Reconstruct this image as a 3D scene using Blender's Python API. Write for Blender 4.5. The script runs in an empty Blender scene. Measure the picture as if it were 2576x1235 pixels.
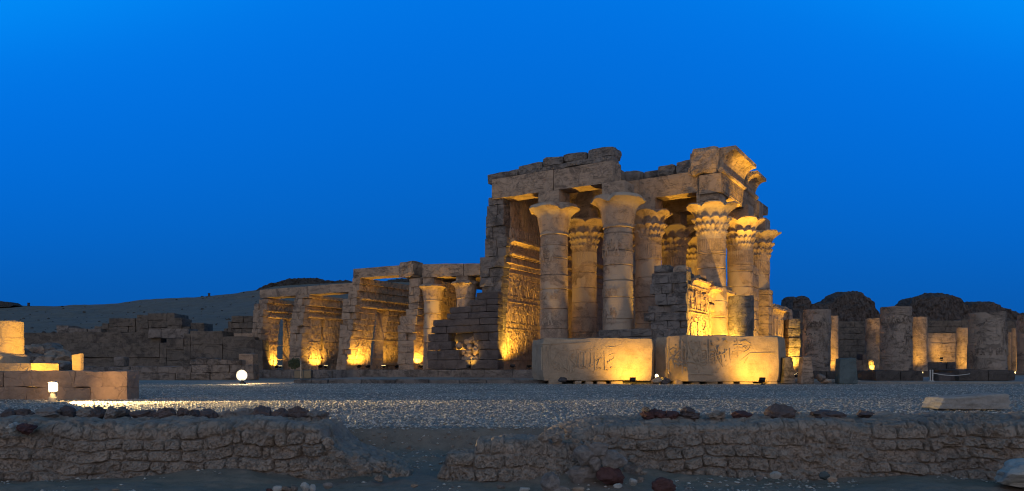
import bpy, math, random
import numpy as np
from mathutils import Vector, noise as mn
R = math.radians
random.seed(7)
rng = np.random.default_rng(7)
scene = bpy.context.scene
COL = scene.collection

# ------------------------------------------------------------------ camera
F, CX, HY, EYE = 1868.0, 1288.0, 930.0, 0.66      # picture measured 2576 wide
cam = bpy.data.cameras.new('camera')
cam_o = bpy.data.objects.new('camera', cam); COL.objects.link(cam_o)
cam_o.location = (0, 0, EYE); cam_o.rotation_euler = (R(90), 0, 0)
cam.sensor_width = 36; cam.lens = 36 * F / 2576
cam.shift_y = (HY - 617.5) / 2576
cam.clip_start = 0.1; cam.clip_end = 3000
scene.camera = cam_o
# ------------------------------------------------------------------ sky
SUN_EL, SUN_AZ = R(4), R(188)                      # afterglow behind the camera
w = bpy.data.worlds.new('World'); scene.world = w; w.use_nodes = True
nt = w.node_tree; nt.nodes.clear()
def wn(t, **k):
    n = nt.nodes.new(t)
    for a, b in k.items(): setattr(n, a, b)
    return n
def wmath(op, a, b=None, c=None):
    n = wn('ShaderNodeMath', operation=op)
    for i, v in enumerate((a, b, c)):
        if v is None: continue
        if isinstance(v, (int, float)): n.inputs[i].default_value = v
        else: nt.links.new(v, n.inputs[i])
    return n.outputs[0]
tc = wn('ShaderNodeTexCoord'); sp = wn('ShaderNodeSeparateXYZ')
nt.links.new(tc.outputs['Generated'], sp.inputs[0])
x2 = wmath('MULTIPLY', sp.outputs[0], sp.outputs[0])
zz = wmath('MULTIPLY_ADD', wmath('MULTIPLY', x2, sp.outputs[2]), 1.8, sp.outputs[2])
ramp = wn('ShaderNodeValToRGB'); nt.links.new(zz, ramp.inputs[0])
cr = ramp.color_ramp; cr.interpolation = 'B_SPLINE'
cr.elements[0].position = 0.0; cr.elements[0].color = (0.0015, 0.085, 0.35, 1)
cr.elements[1].position = 1.0; cr.elements[1].color = (0.02, 0.13, 0.24, 1)
for p, c in ((0.10, (0.0012, 0.096, 0.42)), (0.22, (0.0005, 0.125, 0.56)), (0.36, (0.0, 0.152, 0.70)), (0.48, (0.0, 0.175, 0.78)), (0.58, (0.0, 0.27, 0.95)), (0.66, (0.0, 0.27, 0.92)), (0.78, (0.02, 0.15, 0.34))):
    e = cr.elements.new(p); e.color = (*c, 1)
# pale afterglow over the horizon behind the camera
back = wn('ShaderNodeMapRange', interpolation_type='SMOOTHSTEP')
nt.links.new(sp.outputs[1], back.inputs[0])
back.inputs[1].default_value = 0.15; back.inputs[2].default_value = -0.65
low = wn('ShaderNodeMapRange', interpolation_type='SMOOTHSTEP')
nt.links.new(sp.outputs[2], low.inputs[0])
low.inputs[1].default_value = 0.75; low.inputs[2].default_value = 0.0
glow = wmath('MULTIPLY', back.outputs[0], low.outputs[0])
mix = wn('ShaderNodeMix', data_type='RGBA')
nt.links.new(glow, mix.inputs[0]); nt.links.new(ramp.outputs[0], mix.inputs[6])
mix.inputs[7].default_value = (0.88, 0.80, 0.74, 1)
sky = wn('ShaderNodeTexSky', sky_type='NISHITA', sun_disc=False)
sky.sun_elevation = SUN_EL; sky.sun_rotation = SUN_AZ; sky.air_density = 1.0; sky.ozone_density = 4
bg1 = wn('ShaderNodeBackground'); nt.links.new(mix.outputs[2], bg1.inputs[0]); bg1.inputs[1].default_value = 1.0
bg2 = wn('ShaderNodeBackground'); nt.links.new(sky.outputs[0], bg2.inputs[0]); bg2.inputs[1].default_value = 0.0015
ad = wn('ShaderNodeAddShader'); nt.links.new(bg1.outputs[0], ad.inputs[0]); nt.links.new(bg2.outputs[0], ad.inputs[1])
wo = wn('ShaderNodeOutputWorld'); nt.links.new(ad.outputs[0], wo.inputs[0])
# soft last light of the day
sl = bpy.data.lights.new('sun', 'SUN'); sl.energy = 0.22; sl.angle = R(70); sl.color = (1, 0.9, 0.78)
so = bpy.data.objects.new('sun', sl); COL.objects.link(so); so.location = (0, -20, 30)
so.rotation_euler = (R(72), 0, R(-8))
scene.view_settings.view_transform = 'Standard'; scene.view_settings.look = 'None'
scene.view_settings.exposure = 0.0; scene.view_settings.gamma = 1.0
scene.cycles.use_denoising = True; scene.cycles.filter_width = 1.1
scene.cycles.max_bounces = 5; scene.cycles.sample_clamp_indirect = 4.0
scene.cycles.use_light_tree = True

# ------------------------------------------------------------------ helpers
def P(x, y, d): return Vector(((x - CX) / F * d, d, EYE - (y - HY) / F * d))
def GX(x, d): return (x - CX) / F * d
def Zp(y, d): return EYE - (y - HY) / F * d

class MB:
    def __init__(s): s.v = []; s.f = []
    def add(s, vs, fs):
        o = len(s.v); s.v.extend([tuple(p) for p in vs]); s.f.extend([tuple(i + o for i in f) for f in fs])
    def box(s, x0, x1, y0, y1, z0, z1, ch=0.03, jit=0.0, rz=0.0):
        """chamfered box with slightly jittered corners"""
        cx, cy, cz = (x0 + x1) / 2, (y0 + y1) / 2, (z0 + z1) / 2
        h = (abs(x1 - x0) / 2, abs(y1 - y0) / 2, abs(z1 - z0) / 2)
        ch = min(ch, min(h) * 0.45)
        vs = []; idx = {}
        for sx in (-1, 1):
            for sy in (-1, 1):
                for sz in (-1, 1):
                    k = ch * (0.6 + random.random() * 0.9)
                    j = [(random.random() - .5) * 2 * jit for _ in range(3)]
                    for a in range(3):
                        q = [sx * h[0] + j[0], sy * h[1] + j[1], sz * h[2] + j[2]]
                        for b in range(3):
                            if b != a: q[b] -= (sx, sy, sz)[b] * k
                        idx[(sx, sy, sz, a)] = len(vs); vs.append(q)
        fs = []
        for a in range(3):
            b, c = (a + 1) % 3, (a + 2) % 3
            for sg in (-1, 1):
                q = []
                for (u, v) in ((-1, -1), (1, -1), (1, 1), (-1, 1)):
                    t = [0, 0, 0]; t[a] = sg; t[b] = u; t[c] = v; q.append(idx[(*t, a)])
                fs.append(q if sg > 0 else q[::-1])
        for a in range(3):                                   # edges running along axis a
            b, c = (a + 1) % 3, (a + 2) % 3
            for u in (-1, 1):
                for v in (-1, 1):
                    t0 = [0, 0, 0]; t1 = [0, 0, 0]
                    t0[a] = -1; t1[a] = 1; t0[b] = t1[b] = u; t0[c] = t1[c] = v
                    q = [idx[(*t0, b)], idx[(*t1, b)], idx[(*t1, c)], idx[(*t0, c)]]
                    fs.append(q if u * v < 0 else q[::-1])
        for sx in (-1, 1):
            for sy in (-1, 1):
                for sz in (-1, 1):
                    q = [idx[(sx, sy, sz, a)] for a in range(3)]
                    fs.append(q if sx * sy * sz > 0 else q[::-1])
        c_, s_ = math.cos(rz), math.sin(rz)
        s.add([(cx + p[0] * c_ - p[1] * s_, cy + p[0] * s_ + p[1] * c_, cz + p[2]) for p in vs], fs)
    def rough(s, x0, x1, y0, y1, z0, z1, n=(6, 4, 4), amp=0.06, rnd=0.10, sc=1.2, seed=0, rz=0.0, tilt=0.0):
        """weathered block: subdivided box with rounded edges and noise"""
        nx, ny, nz = n; cx, cy, cz = (x0 + x1) / 2, (y0 + y1) / 2, (z0 + z1) / 2
        h = np.array([(x1 - x0) / 2, (y1 - y0) / 2, (z1 - z0) / 2])
        ids = {}; vs = []; fs = []
        def vid(i, j, k):
            if (i, j, k) in ids: return ids[(i, j, k)]
            t = np.array([i / nx * 2 - 1, j / ny * 2 - 1, k / nz * 2 - 1]); p = t * h
            q = np.clip(p, -(h - rnd), h - rnd); d = p - q; l = np.linalg.norm(d)
            if l > 1e-6: p = q + d / l * min(l, rnd)
            pv = Vector((p[0] + cx, p[1] + cy, p[2] + cz))
            nv = mn.noise_vector(pv * sc + Vector((seed * 3.1, seed * 1.7, 0))) * amp + mn.noise_vector(pv * sc * 3.3 + Vector((seed, 0, 5))) * amp * .45
            ids[(i, j, k)] = len(vs); vs.append([p[0] + nv[0], p[1] + nv[1], p[2] + nv[2]]); return ids[(i, j, k)]
        for i in range(nx):
            for j in range(ny):
                fs.append([vid(i, j, 0), vid(i, j + 1, 0), vid(i + 1, j + 1, 0), vid(i + 1, j, 0)])
                fs.append([vid(i, j, nz), vid(i + 1, j, nz), vid(i + 1, j + 1, nz), vid(i, j + 1, nz)])
        for i in range(nx):
            for k in range(nz):
                fs.append([vid(i, 0, k), vid(i + 1, 0, k), vid(i + 1, 0, k + 1), vid(i, 0, k + 1)])
                fs.append([vid(i, ny, k), vid(i, ny, k + 1), vid(i + 1, ny, k + 1), vid(i + 1, ny, k)])
        for j in range(ny):
            for k in range(nz):
                fs.append([vid(0, j, k), vid(0, j, k + 1), vid(0, j + 1, k + 1), vid(0, j + 1, k)])
                fs.append([vid(nx, j, k), vid(nx, j + 1, k), vid(nx, j + 1, k + 1), vid(nx, j, k + 1)])
        c_, s_ = math.cos(rz), math.sin(rz); ct, st = math.cos(tilt), math.sin(tilt)
        out = []
        for a, b, c in vs:
            a, c = a * ct - c * st, a * st + c * ct
            out.append((cx + a * c_ - b * s_, cy + a * s_ + b * c_, cz + c))
        s.add(out, fs)
    def rock(s, c, r, seed, sub=3, amp=0.35, flat=1.0):
        """angular stone from a spherified cube cut by random planes"""
        rr = random.Random(seed); n = sub * 2
        pl = []
        for _ in range(11):
            v = Vector((rr.gauss(0, 1), rr.gauss(0, 1), rr.gauss(0, 1))).normalized(); pl.append((v, 0.62 + rr.random() * 0.3))
        ids = {}; vs = []; fs = []
        def vid(i, j, k):
            key = (i, j, k)
            if key in ids: return ids[key]
            p = Vector((i / n * 2 - 1, j / n * 2 - 1, k / n * 2 - 1)).normalized()
            m = 1.0
            for v, dd in pl:
                q = p.dot(v)
                if q > 1e-3: m = min(m, dd / q)
            m *= 1 + amp * .35 * mn.noise(p * 2.6 + Vector((seed, 0, 0))) + amp * .15 * mn.noise(p * 7 + Vector((0, seed, 0)))
            ids[key] = len(vs); vs.append((c[0] + p.x * m * r[0], c[1] + p.y * m * r[1], c[2] + p.z * m * r[2])); return ids[key]
        for a in range(n):
            for b in range(n):
                for (f, rev) in ((lambda u, v: (u, v, 0), 1), (lambda u, v: (u, v, n), 0), (lambda u, v: (u, 0, v), 0), (lambda u, v: (u, n, v), 1), (lambda u, v: (0, u, v), 1), (lambda u, v: (n, u, v), 0)):
                    q = [vid(*f(a, b)), vid(*f(a + 1, b)), vid(*f(a + 1, b + 1)), vid(*f(a, b + 1))]
                    fs.append(q[::-1] if rev else q)
        s.add(vs, fs)
    def lathe(s, cx, cy, prof, n=48, mod=None, cap=True):
        rows = []; vs = []; fs = []
        for (r, z) in prof:
            row = []
            for i in range(n):
                th = 2 * math.pi * i / n; rr, zz = (r, z) if mod is None else mod(th, r, z)
                row.append(len(vs)); vs.append((cx + rr * math.cos(th), cy + rr * math.sin(th), zz))
            rows.append(row)
        for a, b in zip(rows, rows[1:]):
            for i in range(n):
                j = (i + 1) % n; fs.append([a[i], a[j], b[j], b[i]])
        if cap:
            fs.append(rows[0][::-1]); fs.append(rows[-1])
        s.add(vs, fs)
    def tube(s, pts, r, n=6):
        pts = [Vector(p) for p in pts]; vs = []; fs = []
        for i, p in enumerate(pts):
            d = (pts[min(i + 1, len(pts) - 1)] - pts[max(i - 1, 0)]).normalized()
            a = d.cross(Vector((0.13, 0.21, 1))).normalized() if abs(d.z) < .9 else d.cross(Vector((1, .1, 0))).normalized()
            b = d.cross(a)
            for k in range(n):
                t = 2 * math.pi * k / n; vs.append(p + a * math.cos(t) * r + b * math.sin(t) * r)
        for i in range(len(pts) - 1):
            for k in range(n):
                l = (k + 1) % n; fs.append([i * n + k, i * n + l, (i + 1) * n + l, (i + 1) * n + k])
        fs.append(list(range(n))[::-1]); fs.append([(len(pts) - 1) * n + k for k in range(n)])
        s.add(vs, fs)
    def loft(s, rings, closed=True, caps=True):
        m = len(rings[0]); vs = [p for r_ in rings for p in r_]; fs = []
        for i in range(len(rings) - 1):
            for k in range(m if closed else m - 1):
                l = (k + 1) % m; fs.append([i * m + k, i * m + l, (i + 1) * m + l, (i + 1) * m + k])
        if caps and closed:
            fs.append(list(range(m))[::-1]); fs.append([(len(rings) - 1) * m + k for k in range(m)])
        s.add(vs, fs)

class Frame:
    def __init__(s, o, ang): s.o = Vector(o); s.a = ang; s.c = math.cos(ang); s.s = math.sin(ang)
    def w(s, p): return Vector((s.o.x + p[0] * s.c - p[1] * s.s, s.o.y + p[0] * s.s + p[1] * s.c, s.o.z + p[2]))
WORLD = Frame((0, 0, 0), 0)
INFO = {}
def tag(o, label=None, cat=None, group=None, kind=None):
    if cat and not kind: o['kind'] = 'thing'
    if label: o['label'] = label
    if cat: o['category'] = cat
    if group: o['group'] = group
    if kind: o['kind'] = kind
def thing(name, label, cat, base, frame=WORLD, group=None):
    o = bpy.data.objects.new(name, None); COL.objects.link(o); o.empty_display_size = .3
    o.location = frame.w(base); o.rotation_euler = (0, 0, frame.a)
    tag(o, label, cat, group); INFO[o.name] = Vector(base); return o
def meshobj(name, mb, mat, base, smooth=None):
    me = bpy.data.meshes.new(name)
    v = np.array(mb.v, dtype=np.float64) - np.array(base)
    me.from_pydata(v.tolist(), [], mb.f)
    me.materials.append(mat)
    if smooth is not None:
        me.polygons.foreach_set('use_smooth', [True] * len(me.polygons))
        if smooth > 0: me.set_sharp_from_angle(angle=R(smooth))
    me.update()
    return bpy.data.objects.new(name, me)
def part(name, mb, mat, parent, smooth=None, label=None):
    base = INFO[parent.name]
    o = meshobj(name, mb, mat, base, smooth); COL.objects.link(o); o.parent = parent
    INFO[o.name] = base
    if label: o['label'] = label
    return o
def solo(name, mb, mat, label, cat, base, frame=WORLD, group=None, smooth=None, kind=None):
    o = meshobj(name, mb, mat, base, smooth); COL.objects.link(o)
    o.location = frame.w(base); o.rotation_euler = (0, 0, frame.a)
    tag(o, label, cat, group, kind); INFO[o.name] = Vector(base); return o

def _hash(ix, iy, seed):
    h = (ix.astype(np.int64) * 374761393 + iy.astype(np.int64) * 668265263 + seed * 974711) & 0x7fffffff
    h = ((h ^ (h >> 13)) * 1274126177) & 0x7fffffff
    return ((h ^ (h >> 16)) & 0xffff) / 65535.0
def vn(x, y, seed=0):
    x = np.asarray(x, float); y = np.asarray(y, float)
    ix = np.floor(x); iy = np.floor(y); fx = x - ix; fy = y - iy
    fx = fx * fx * (3 - 2 * fx); fy = fy * fy * (3 - 2 * fy)
    a = _hash(ix, iy, seed); b = _hash(ix + 1, iy, seed); c = _hash(ix, iy + 1, seed); d = _hash(ix + 1, iy + 1, seed)
    return (a * (1 - fx) + b * fx) * (1 - fy) + (c * (1 - fx) + d * fx) * fy
def fbm(x, y, seed=0, oct=4):
    t = 0; a = .5
    for o in range(oct):
        t = t + a * (vn(np.asarray(x) * 2 ** o, np.asarray(y) * 2 ** o, seed + o * 17) - .5); a *= .55
    return t
def sstep(a, b, x):
    t = np.clip((x - a) / (b - a), 0, 1); return t * t * (3 - 2 * t)

# ------------------------------------------------------------------ materials
def stone(name, c1, c2, dark, bump=.5, strata=.5, stain=.5, scale=1.0, plaster=None, crack=.3, carve=0.0, rough=.9, grain=1.0):
    m = bpy.data.materials.new(name); m.use_nodes = True; t = m.node_tree; N = t.nodes; L = t.links
    bs = N['Principled BSDF']; bs.inputs['Roughness'].default_value = rough; bs.inputs['Specular IOR Level'].default_value = .15
    tcn = N.new('ShaderNodeTexCoord'); oi = N.new('ShaderNodeObjectInfo')
    addv = N.new('ShaderNodeVectorMath'); addv.operation = 'ADD'
    mulr = N.new('ShaderNodeVectorMath'); mulr.operation = 'SCALE'; mulr.inputs[0].default_value = (31, 17, 0); L.new(oi.outputs['Random'], mulr.inputs['Scale'])
    L.new(tcn.outputs['Object'], addv.inputs[0]); L.new(mulr.outputs[0], addv.inputs[1]); co = addv.outputs[0]
    def noise(sc, det=6, rough_=.6, vec=co, dist=0.0):
        n = N.new('ShaderNodeTexNoise'); n.inputs['Scale'].default_value = sc * scale; n.inputs['Detail'].default_value = det
        n.inputs['Roughness'].default_value = rough_; n.inputs['Distortion'].default_value = dist; L.new(vec, n.inputs['Vector']); return n.outputs['Fac']
    def mrange(v, a, b, lo=0, hi=1):
        n = N.new('ShaderNodeMapRange'); n.inputs[1].default_value = a; n.inputs[2].default_value = b; n.inputs[3].default_value = lo; n.inputs[4].default_value = hi; L.new(v, n.inputs[0]); return n.outputs[0]
    def mixc(f, a, b):
        n = N.new('ShaderNodeMix'); n.data_type = 'RGBA'
        if isinstance(f, float): n.inputs[0].default_value = f
        else: L.new(f, n.inputs[0])
        for s_, v in ((6, a), (7, b)):
            if isinstance(v, tuple): n.inputs[s_].default_value = (*v, 1)
            else: L.new(v, n.inputs[s_])
        return n.outputs[2]
    def mth(op, a, b):
        n = N.new('ShaderNodeMath'); n.operation = op
        for i, v in enumerate((a, b)):
            if isinstance(v, (int, float)): n.inputs[i].default_value = v
            else: L.new(v, n.inputs[i])
        return n.outputs[0]
    mp = N.new('ShaderNodeMapping'); mp.inputs['Scale'].default_value = (.30, .30, 3.2); L.new(co, mp.inputs[0])
    big = noise(.55, 5); mid = noise(2.3, 7, .65); fine = noise(14 * grain, 6, .7); st = noise(1.1, 6, .7, mp.outputs[0], .6)
    col = mixc(mrange(big, .35, .65), c1, c2)
    col = mixc(mrange(mid, .45, .70, 0, .75), col, tuple(a * .58 for a in c1))
    sta = noise(.8, 8, .72, co, .8)
    col = mixc(mrange(sta, .52, .60, 0, stain), col, dark)
    ln = mth('MULTIPLY', mrange(mth('ABSOLUTE', mth('SUBTRACT', st, .5), 0), 0, .022, 1, 0), mrange(mid, .44, .58))
    col = mixc(mth('MULTIPLY', ln, strata * .8), col, tuple(a * .3 for a in c2))
    if plaster:
        pn = noise(.42, 3, .45)
        col = mixc(mrange(pn, .545, .56), col, plaster)
    col = mixc(mrange(fine, .35, .7, .0, .35), col, tuple(min(1, a * 1.25) for a in c1))
    L.new(col, bs.inputs['Base Color'])
    vor = N.new('ShaderNodeTexVoronoi'); vor.feature = 'DISTANCE_TO_EDGE'; vor.inputs['Scale'].default_value = 1.3 * scale
    dv = N.new('ShaderNodeVectorMath'); dv.operation = 'ADD'; nv = N.new('ShaderNodeTexNoise'); nv.inputs['Scale'].default_value = 2.2 * scale; nv.inputs['Detail'].default_value = 5
    L.new(co, nv.inputs['Vector']); L.new(co, dv.inputs[0]); L.new(nv.outputs['Color'], dv.inputs[1]); L.new(dv.outputs[0], vor.inputs['Vector'])
    ck = mrange(vor.outputs['Distance'], 0, .035)
    h = mth('ADD', mth('MULTIPLY', mid, .5), mth('MULTIPLY', fine, .35))
    h = mth('SUBTRACT', h, mth('MULTIPLY', ln, strata * .3))
    h = mth('ADD', h, mth('MULTIPLY', ck, crack))
    if carve:
        v2 = N.new('ShaderNodeTexVoronoi'); v2.inputs['Scale'].default_value = 3.4; v2.distance = 'CHEBYCHEV'
        mp2 = N.new('ShaderNodeMapping'); mp2.inputs['Scale'].default_value = (1, 1, .7); L.new(co, mp2.inputs[0]); L.new(mp2.outputs[0], v2.inputs['Vector'])
        h = mth('ADD', h, mth('MULTIPLY', mrange(v2.outputs['Distance'], .2, .5), carve))
    b = N.new('ShaderNodeBump'); b.inputs['Strength'].default_value = bump; b.inputs['Distance'].default_value = .15 / scale if scale > 1 else .17
    L.new(h, b.inputs['Height']); L.new(b.outputs[0], bs.inputs['Normal'])
    return m
def plain(name, c, rough=.6, metal=0.0, emit=None, es=1.0):
    m = bpy.data.materials.new(name); m.use_nodes = True; N = m.node_tree.nodes; L = m.node_tree.links; bs = N['Principled BSDF']
    bs.inputs['Roughness'].default_value = rough; bs.inputs['Metallic'].default_value = metal
    n = N.new('ShaderNodeTexNoise'); n.inputs['Scale'].default_value = 9; n.inputs['Detail'].default_value = 5
    tcn = N.new('ShaderNodeTexCoord'); L.new(tcn.outputs['Object'], n.inputs['Vector'])
    mx = N.new('ShaderNodeMix'); mx.data_type = 'RGBA'; mx.inputs[6].default_value = (*[v * .65 for v in c], 1); mx.inputs[7].default_value = (*[min(1, v * 1.2) for v in c], 1)
    L.new(n.outputs['Fac'], mx.inputs[0]); L.new(mx.outputs[2], bs.inputs['Base Color'])
    if emit: bs.inputs['Emission Color'].default_value = (*emit, 1); bs.inputs['Emission Strength'].default_value = es
    return m
SAND1, SAND2, SDARK = (.38, .275, .195), (.27, .20, .15), (.09, .07, .062)
M_sand = stone('sandstone', SAND1, SAND2, SDARK, bump=.7, strata=.9, stain=.75)
M_col = stone('column_sandstone', SAND1, SAND2, SDARK, bump=.55, strata=.75, stain=.7, plaster=(.36, .285, .215), crack=.15)
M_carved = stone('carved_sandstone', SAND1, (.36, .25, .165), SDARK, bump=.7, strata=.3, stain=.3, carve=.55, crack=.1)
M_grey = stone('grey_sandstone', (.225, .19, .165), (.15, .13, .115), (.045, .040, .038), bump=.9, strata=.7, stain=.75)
M_dark = stone('dark_stone', (.125, .103, .095), (.08, .068, .066), (.03, .027, .028), bump=.7, strata=.4, stain=.6)  # dark brown stone tone with irregular darker patches
M_plinth = stone('dark_plinth_stone', (.10, .085, .075), (.065, .057, .052), (.03, .027, .026), bump=.7, strata=.3, stain=.6)  # still darker brown stone tone, default for stump plinths
M_block = stone('pale_block_stone', (.41, .305, .205), (.33, .245, .17), (.16, .115, .08), bump=.55, strata=.25, stain=.25, crack=.12, grain=1.6)
M_pink = stone('reddish_block_stone', (.34, .22, .15), (.27, .18, .125), (.15, .10, .08), bump=.5, strata=.15, stain=.5)
M_court = stone('court_column_stone', (.30, .235, .185), (.21, .17, .14), (.06, .05, .047), bump=.9, strata=.8, stain=.9, plaster=(.30, .24, .19), crack=.2)
M_far = stone('far_ruin_stone', (.16, .13, .105), (.105, .09, .077), (.04, .036, .036), bump=.8, strata=.6, stain=.7)
M_mound = stone('old_mud_brick', (.13, .10, .085), (.085, .07, .062), (.03, .027, .027), bump=1.0, strata=.3, stain=.5, scale=1.6, crack=.9)
M_mud = stone('mud_brick', (.33, .262, .205), (.25, .20, .16), (.11, .09, .075), bump=1.0, strata=.15, stain=.45, scale=3.5, crack=.4)
M_dirt = stone('dirt', (.235, .18, .135), (.18, .142, .11), (.09, .08, .072), bump=.8, strata=0.0, stain=.3, scale=5, crack=0.0)
M_hill = stone('desert_hill', (.19, .155, .115), (.145, .12, .092), (.07, .062, .055), bump=1.0, strata=0.0, stain=.45, scale=.45, crack=.05)
M_outcrop = stone('dark_outcrop', (.075, .065, .058), (.055, .05, .046), (.03, .028, .027), bump=1.0, strata=.3, stain=.5, scale=.6, crack=.6)
M_slab = stone('dusty_slab_stone', (.36, .33, .29), (.29, .26, .225), (.2, .165, .13), bump=.8, strata=.0, stain=.6, scale=3, crack=.2)
M_loose = stone('loose_stone', (.28, .24, .21), (.22, .19, .168), (.11, .096, .086), bump=1.0, strata=.2, stain=.4, scale=6, crack=.3)
M_red = stone('red_rock', (.12, .058, .052), (.085, .048, .046), (.05, .028, .03), bump=.8, strata=0.0, stain=.4, scale=6, crack=.3)
M_purple = stone('purple_brown_rock', (.14, .105, .098), (.10, .08, .075), (.04, .034, .034), bump=.8, strata=0.0, stain=.4, scale=6, crack=.3)
M_palerock = stone('pale_rock', (.42, .40, .36), (.32, .30, .27), (.2, .18, .16), bump=.6, strata=0.0, stain=.3, scale=5, crack=.2)
M_pave = stone('paving_stone', (.26, .24, .21), (.20, .185, .165), (.12, .11, .1), bump=.3, strata=0.0, stain=.3, scale=.6)
M_black = plain('black_metal', (.02, .02, .022), .45, .6)
M_post = plain('worn_post_paint', (.22, .21, .2), .6)
M_lens = plain('lamp_glass', (.8, .7, .5), .3, 0, (1, .72, .28), 6)
M_hot = plain('lamp_globe', (.9, .85, .7), .3, 0, (1, .80, .42), 6)
M_white = plain('white_enamel', (.9, .88, .84), .5)
M_leaf = plain('bush_leaf', (.045, .06, .03), .7)
M_panel = plain('cabinet_paint', (.03, .035, .04), .5)
M_rope = plain('rope', (.5, .47, .42), .8)
M_teal = stone('greenish_grey_stone', (.10, .125, .125), (.075, .098, .10), (.08, .085, .085), bump=.5, strata=.1, stain=.5)

WARM = (1.0, .55, .06)
LK = 2.6
# ------------------------------------------------------------------ lamps
LAMPS = []
def spot(parent, loc, target, power, size=110, blend=.7, radius=.06, color=WARM):
    l = bpy.data.lights.new('lamp_light', 'SPOT'); l.energy = power * LK; l.color = color; l.spot_size = R(size); l.spot_blend = blend; l.shadow_soft_size = radius
    o = bpy.data.objects.new('lamp_light', l); COL.objects.link(o)
    d = Vector(target) - Vector(loc); o.rotation_euler = d.to_track_quat('-Z', 'Y').to_euler(); o.location = loc
    o.parent = parent; o.matrix_parent_inverse = parent.matrix_basis.inverted()
    return o
def flood(loc, target, power, label, size=110, blend=.8, color=WARM, s=1.0, group='ground floodlights', emit=True):
    """small box floodlight on a yoke; loc = point on the ground"""
    loc = Vector(loc); tgt = Vector(target)
    head = loc + Vector((0, 0, .24 * s)); d = (tgt - head).normalized()
    fr = Frame((0, 0, 0), 0)
    t = thing('floodlight', label, 'floodlight', loc, group=group)
    # head: tapered box along d
    u = d.cross(Vector((0, 0, 1)));  u = u.normalized() if u.length > .05 else Vector((1, 0, 0)); v = u.cross(d)
    def ring(k, a, b): return [head + d * k + u * (sx * a) + v * (sy * b) for sx, sy in ((-1, -1), (1, -1), (1, 1), (-1, 1))]
    m = MB(); m.loft([ring(-.10 * s, .06 * s, .05 * s), ring(-.05 * s, .12 * s, .09 * s), ring(.05 * s, .16 * s, .12 * s), ring(.07 * s, .16 * s, .12 * s)]); part('housing', m, M_black, t)
    m = MB(); m.loft([ring(.072 * s, .14 * s, .10 * s), ring(.078 * s, .14 * s, .10 * s)]); part('lens', m, M_lens if emit else M_black, t)
    m = MB()
    m.tube([head + u * .19 * s, head + u * .19 * s - Vector((0, 0, .17 * s)), head - u * .19 * s - Vector((0, 0, .17 * s)), head - u * .19 * s], .016 * s)
    m.tube([loc + Vector((0, 0, -.03)), loc + Vector((0, 0, .08 * s))], .03 * s, 8); m.box(loc.x - .1 * s, loc.x + .1 * s, loc.y - .1 * s, loc.y + .1 * s, loc.z - .02, loc.z + .03, .008); part('bracket', m, M_black, t)
    spot(t, head + d * .12 * s, tgt, power, size, blend, .05, color)
    return t

# ------------------------------------------------------------------ ground
def grid_obj(name, X, Y, Z, mat, **kw):
    """quad sheet from 2-D arrays"""
    ny, nx = X.shape
    me = bpy.data.meshes.new(name)
    v = np.stack([X, Y, Z], -1).reshape(-1, 3)
    i = np.arange((ny - 1) * (nx - 1)); r = i // (nx - 1); c = i % (nx - 1); a = r * nx + c
    q = np.stack([a, a + 1, a + nx + 1, a + nx], -1)
    me.from_pydata(v.tolist(), [], q.tolist()); me.materials.append(mat)
    if kw.pop('smooth', True): me.polygons.foreach_set('use_smooth', [True] * len(me.polygons))
    me.update()
    o = bpy.data.objects.new(name, me); COL.objects.link(o); tag(o, **kw); INFO[o.name] = Vector((0, 0, 0)); return o

def gravel_mat():
    m = bpy.data.materials.new('gravel'); m.use_nodes = True; N = m.node_tree.nodes; L = m.node_tree.links; bs = N['Principled BSDF']
    bs.inputs['Roughness'].default_value = .95; bs.inputs['Specular IOR Level'].default_value = .1
    t = N.new('ShaderNodeTexCoord'); v = N.new('ShaderNodeTexVoronoi'); v.inputs['Scale'].default_value = 17; L.new(t.outputs['Object'], v.inputs['Vector'])
    n = N.new('ShaderNodeTexNoise'); n.inputs['Scale'].default_value = .35; n.inputs['Detail'].default_value = 7; L.new(t.outputs['Object'], n.inputs['Vector'])
    n2 = N.new('ShaderNodeTexNoise'); n2.inputs['Scale'].default_value = 5; n2.inputs['Detail'].default_value = 6; L.new(t.outputs['Object'], n2.inputs['Vector'])
    cr = N.new('ShaderNodeValToRGB'); L.new(v.outputs['Color'], cr.inputs[0])
    cr.color_ramp.elements[0].color = (.19, .175, .155, 1); cr.color_ramp.elements[1].color = (.44, .41, .36, 1)
    mx = N.new('ShaderNodeMix'); mx.data_type = 'RGBA'; mx.blend_type = 'MULTIPLY'; mx.inputs[0].default_value = 1
    c2 = N.new('ShaderNodeValToRGB'); L.new(n.outputs['Fac'], c2.inputs[0]); c2.color_ramp.elements[0].position = .35; c2.color_ramp.elements[1].position = .68
    c2.color_ramp.elements[0].color = (.62, .62, .62, 1); c2.color_ramp.elements[1].color = (1.1, 1.08, 1.05, 1)
    L.new(cr.outputs[0], mx.inputs[6]); L.new(c2.outputs[0], mx.inputs[7]); L.new(mx.outputs[2], bs.inputs['Base Color'])
    ad = N.new('ShaderNodeMath'); ad.operation = 'MULTIPLY_ADD'; L.new(n2.outputs['Fac'], ad.inputs[0]); ad.inputs[1].default_value = .8
    inv = N.new('ShaderNodeMath'); inv.operation = 'SUBTRACT'; inv.inputs[0].default_value = 1; L.new(v.outputs['Distance'], inv.inputs[1]); L.new(inv.outputs[0], ad.inputs[2])
    b = N.new('ShaderNodeBump'); b.inputs['Strength'].default_value = .8; b.inputs['Distance'].default_value = .04; L.new(ad.outputs[0], b.inputs['Height']); L.new(b.outputs[0], bs.inputs['Normal'])
    return m
M_gravel = gravel_mat()
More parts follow.
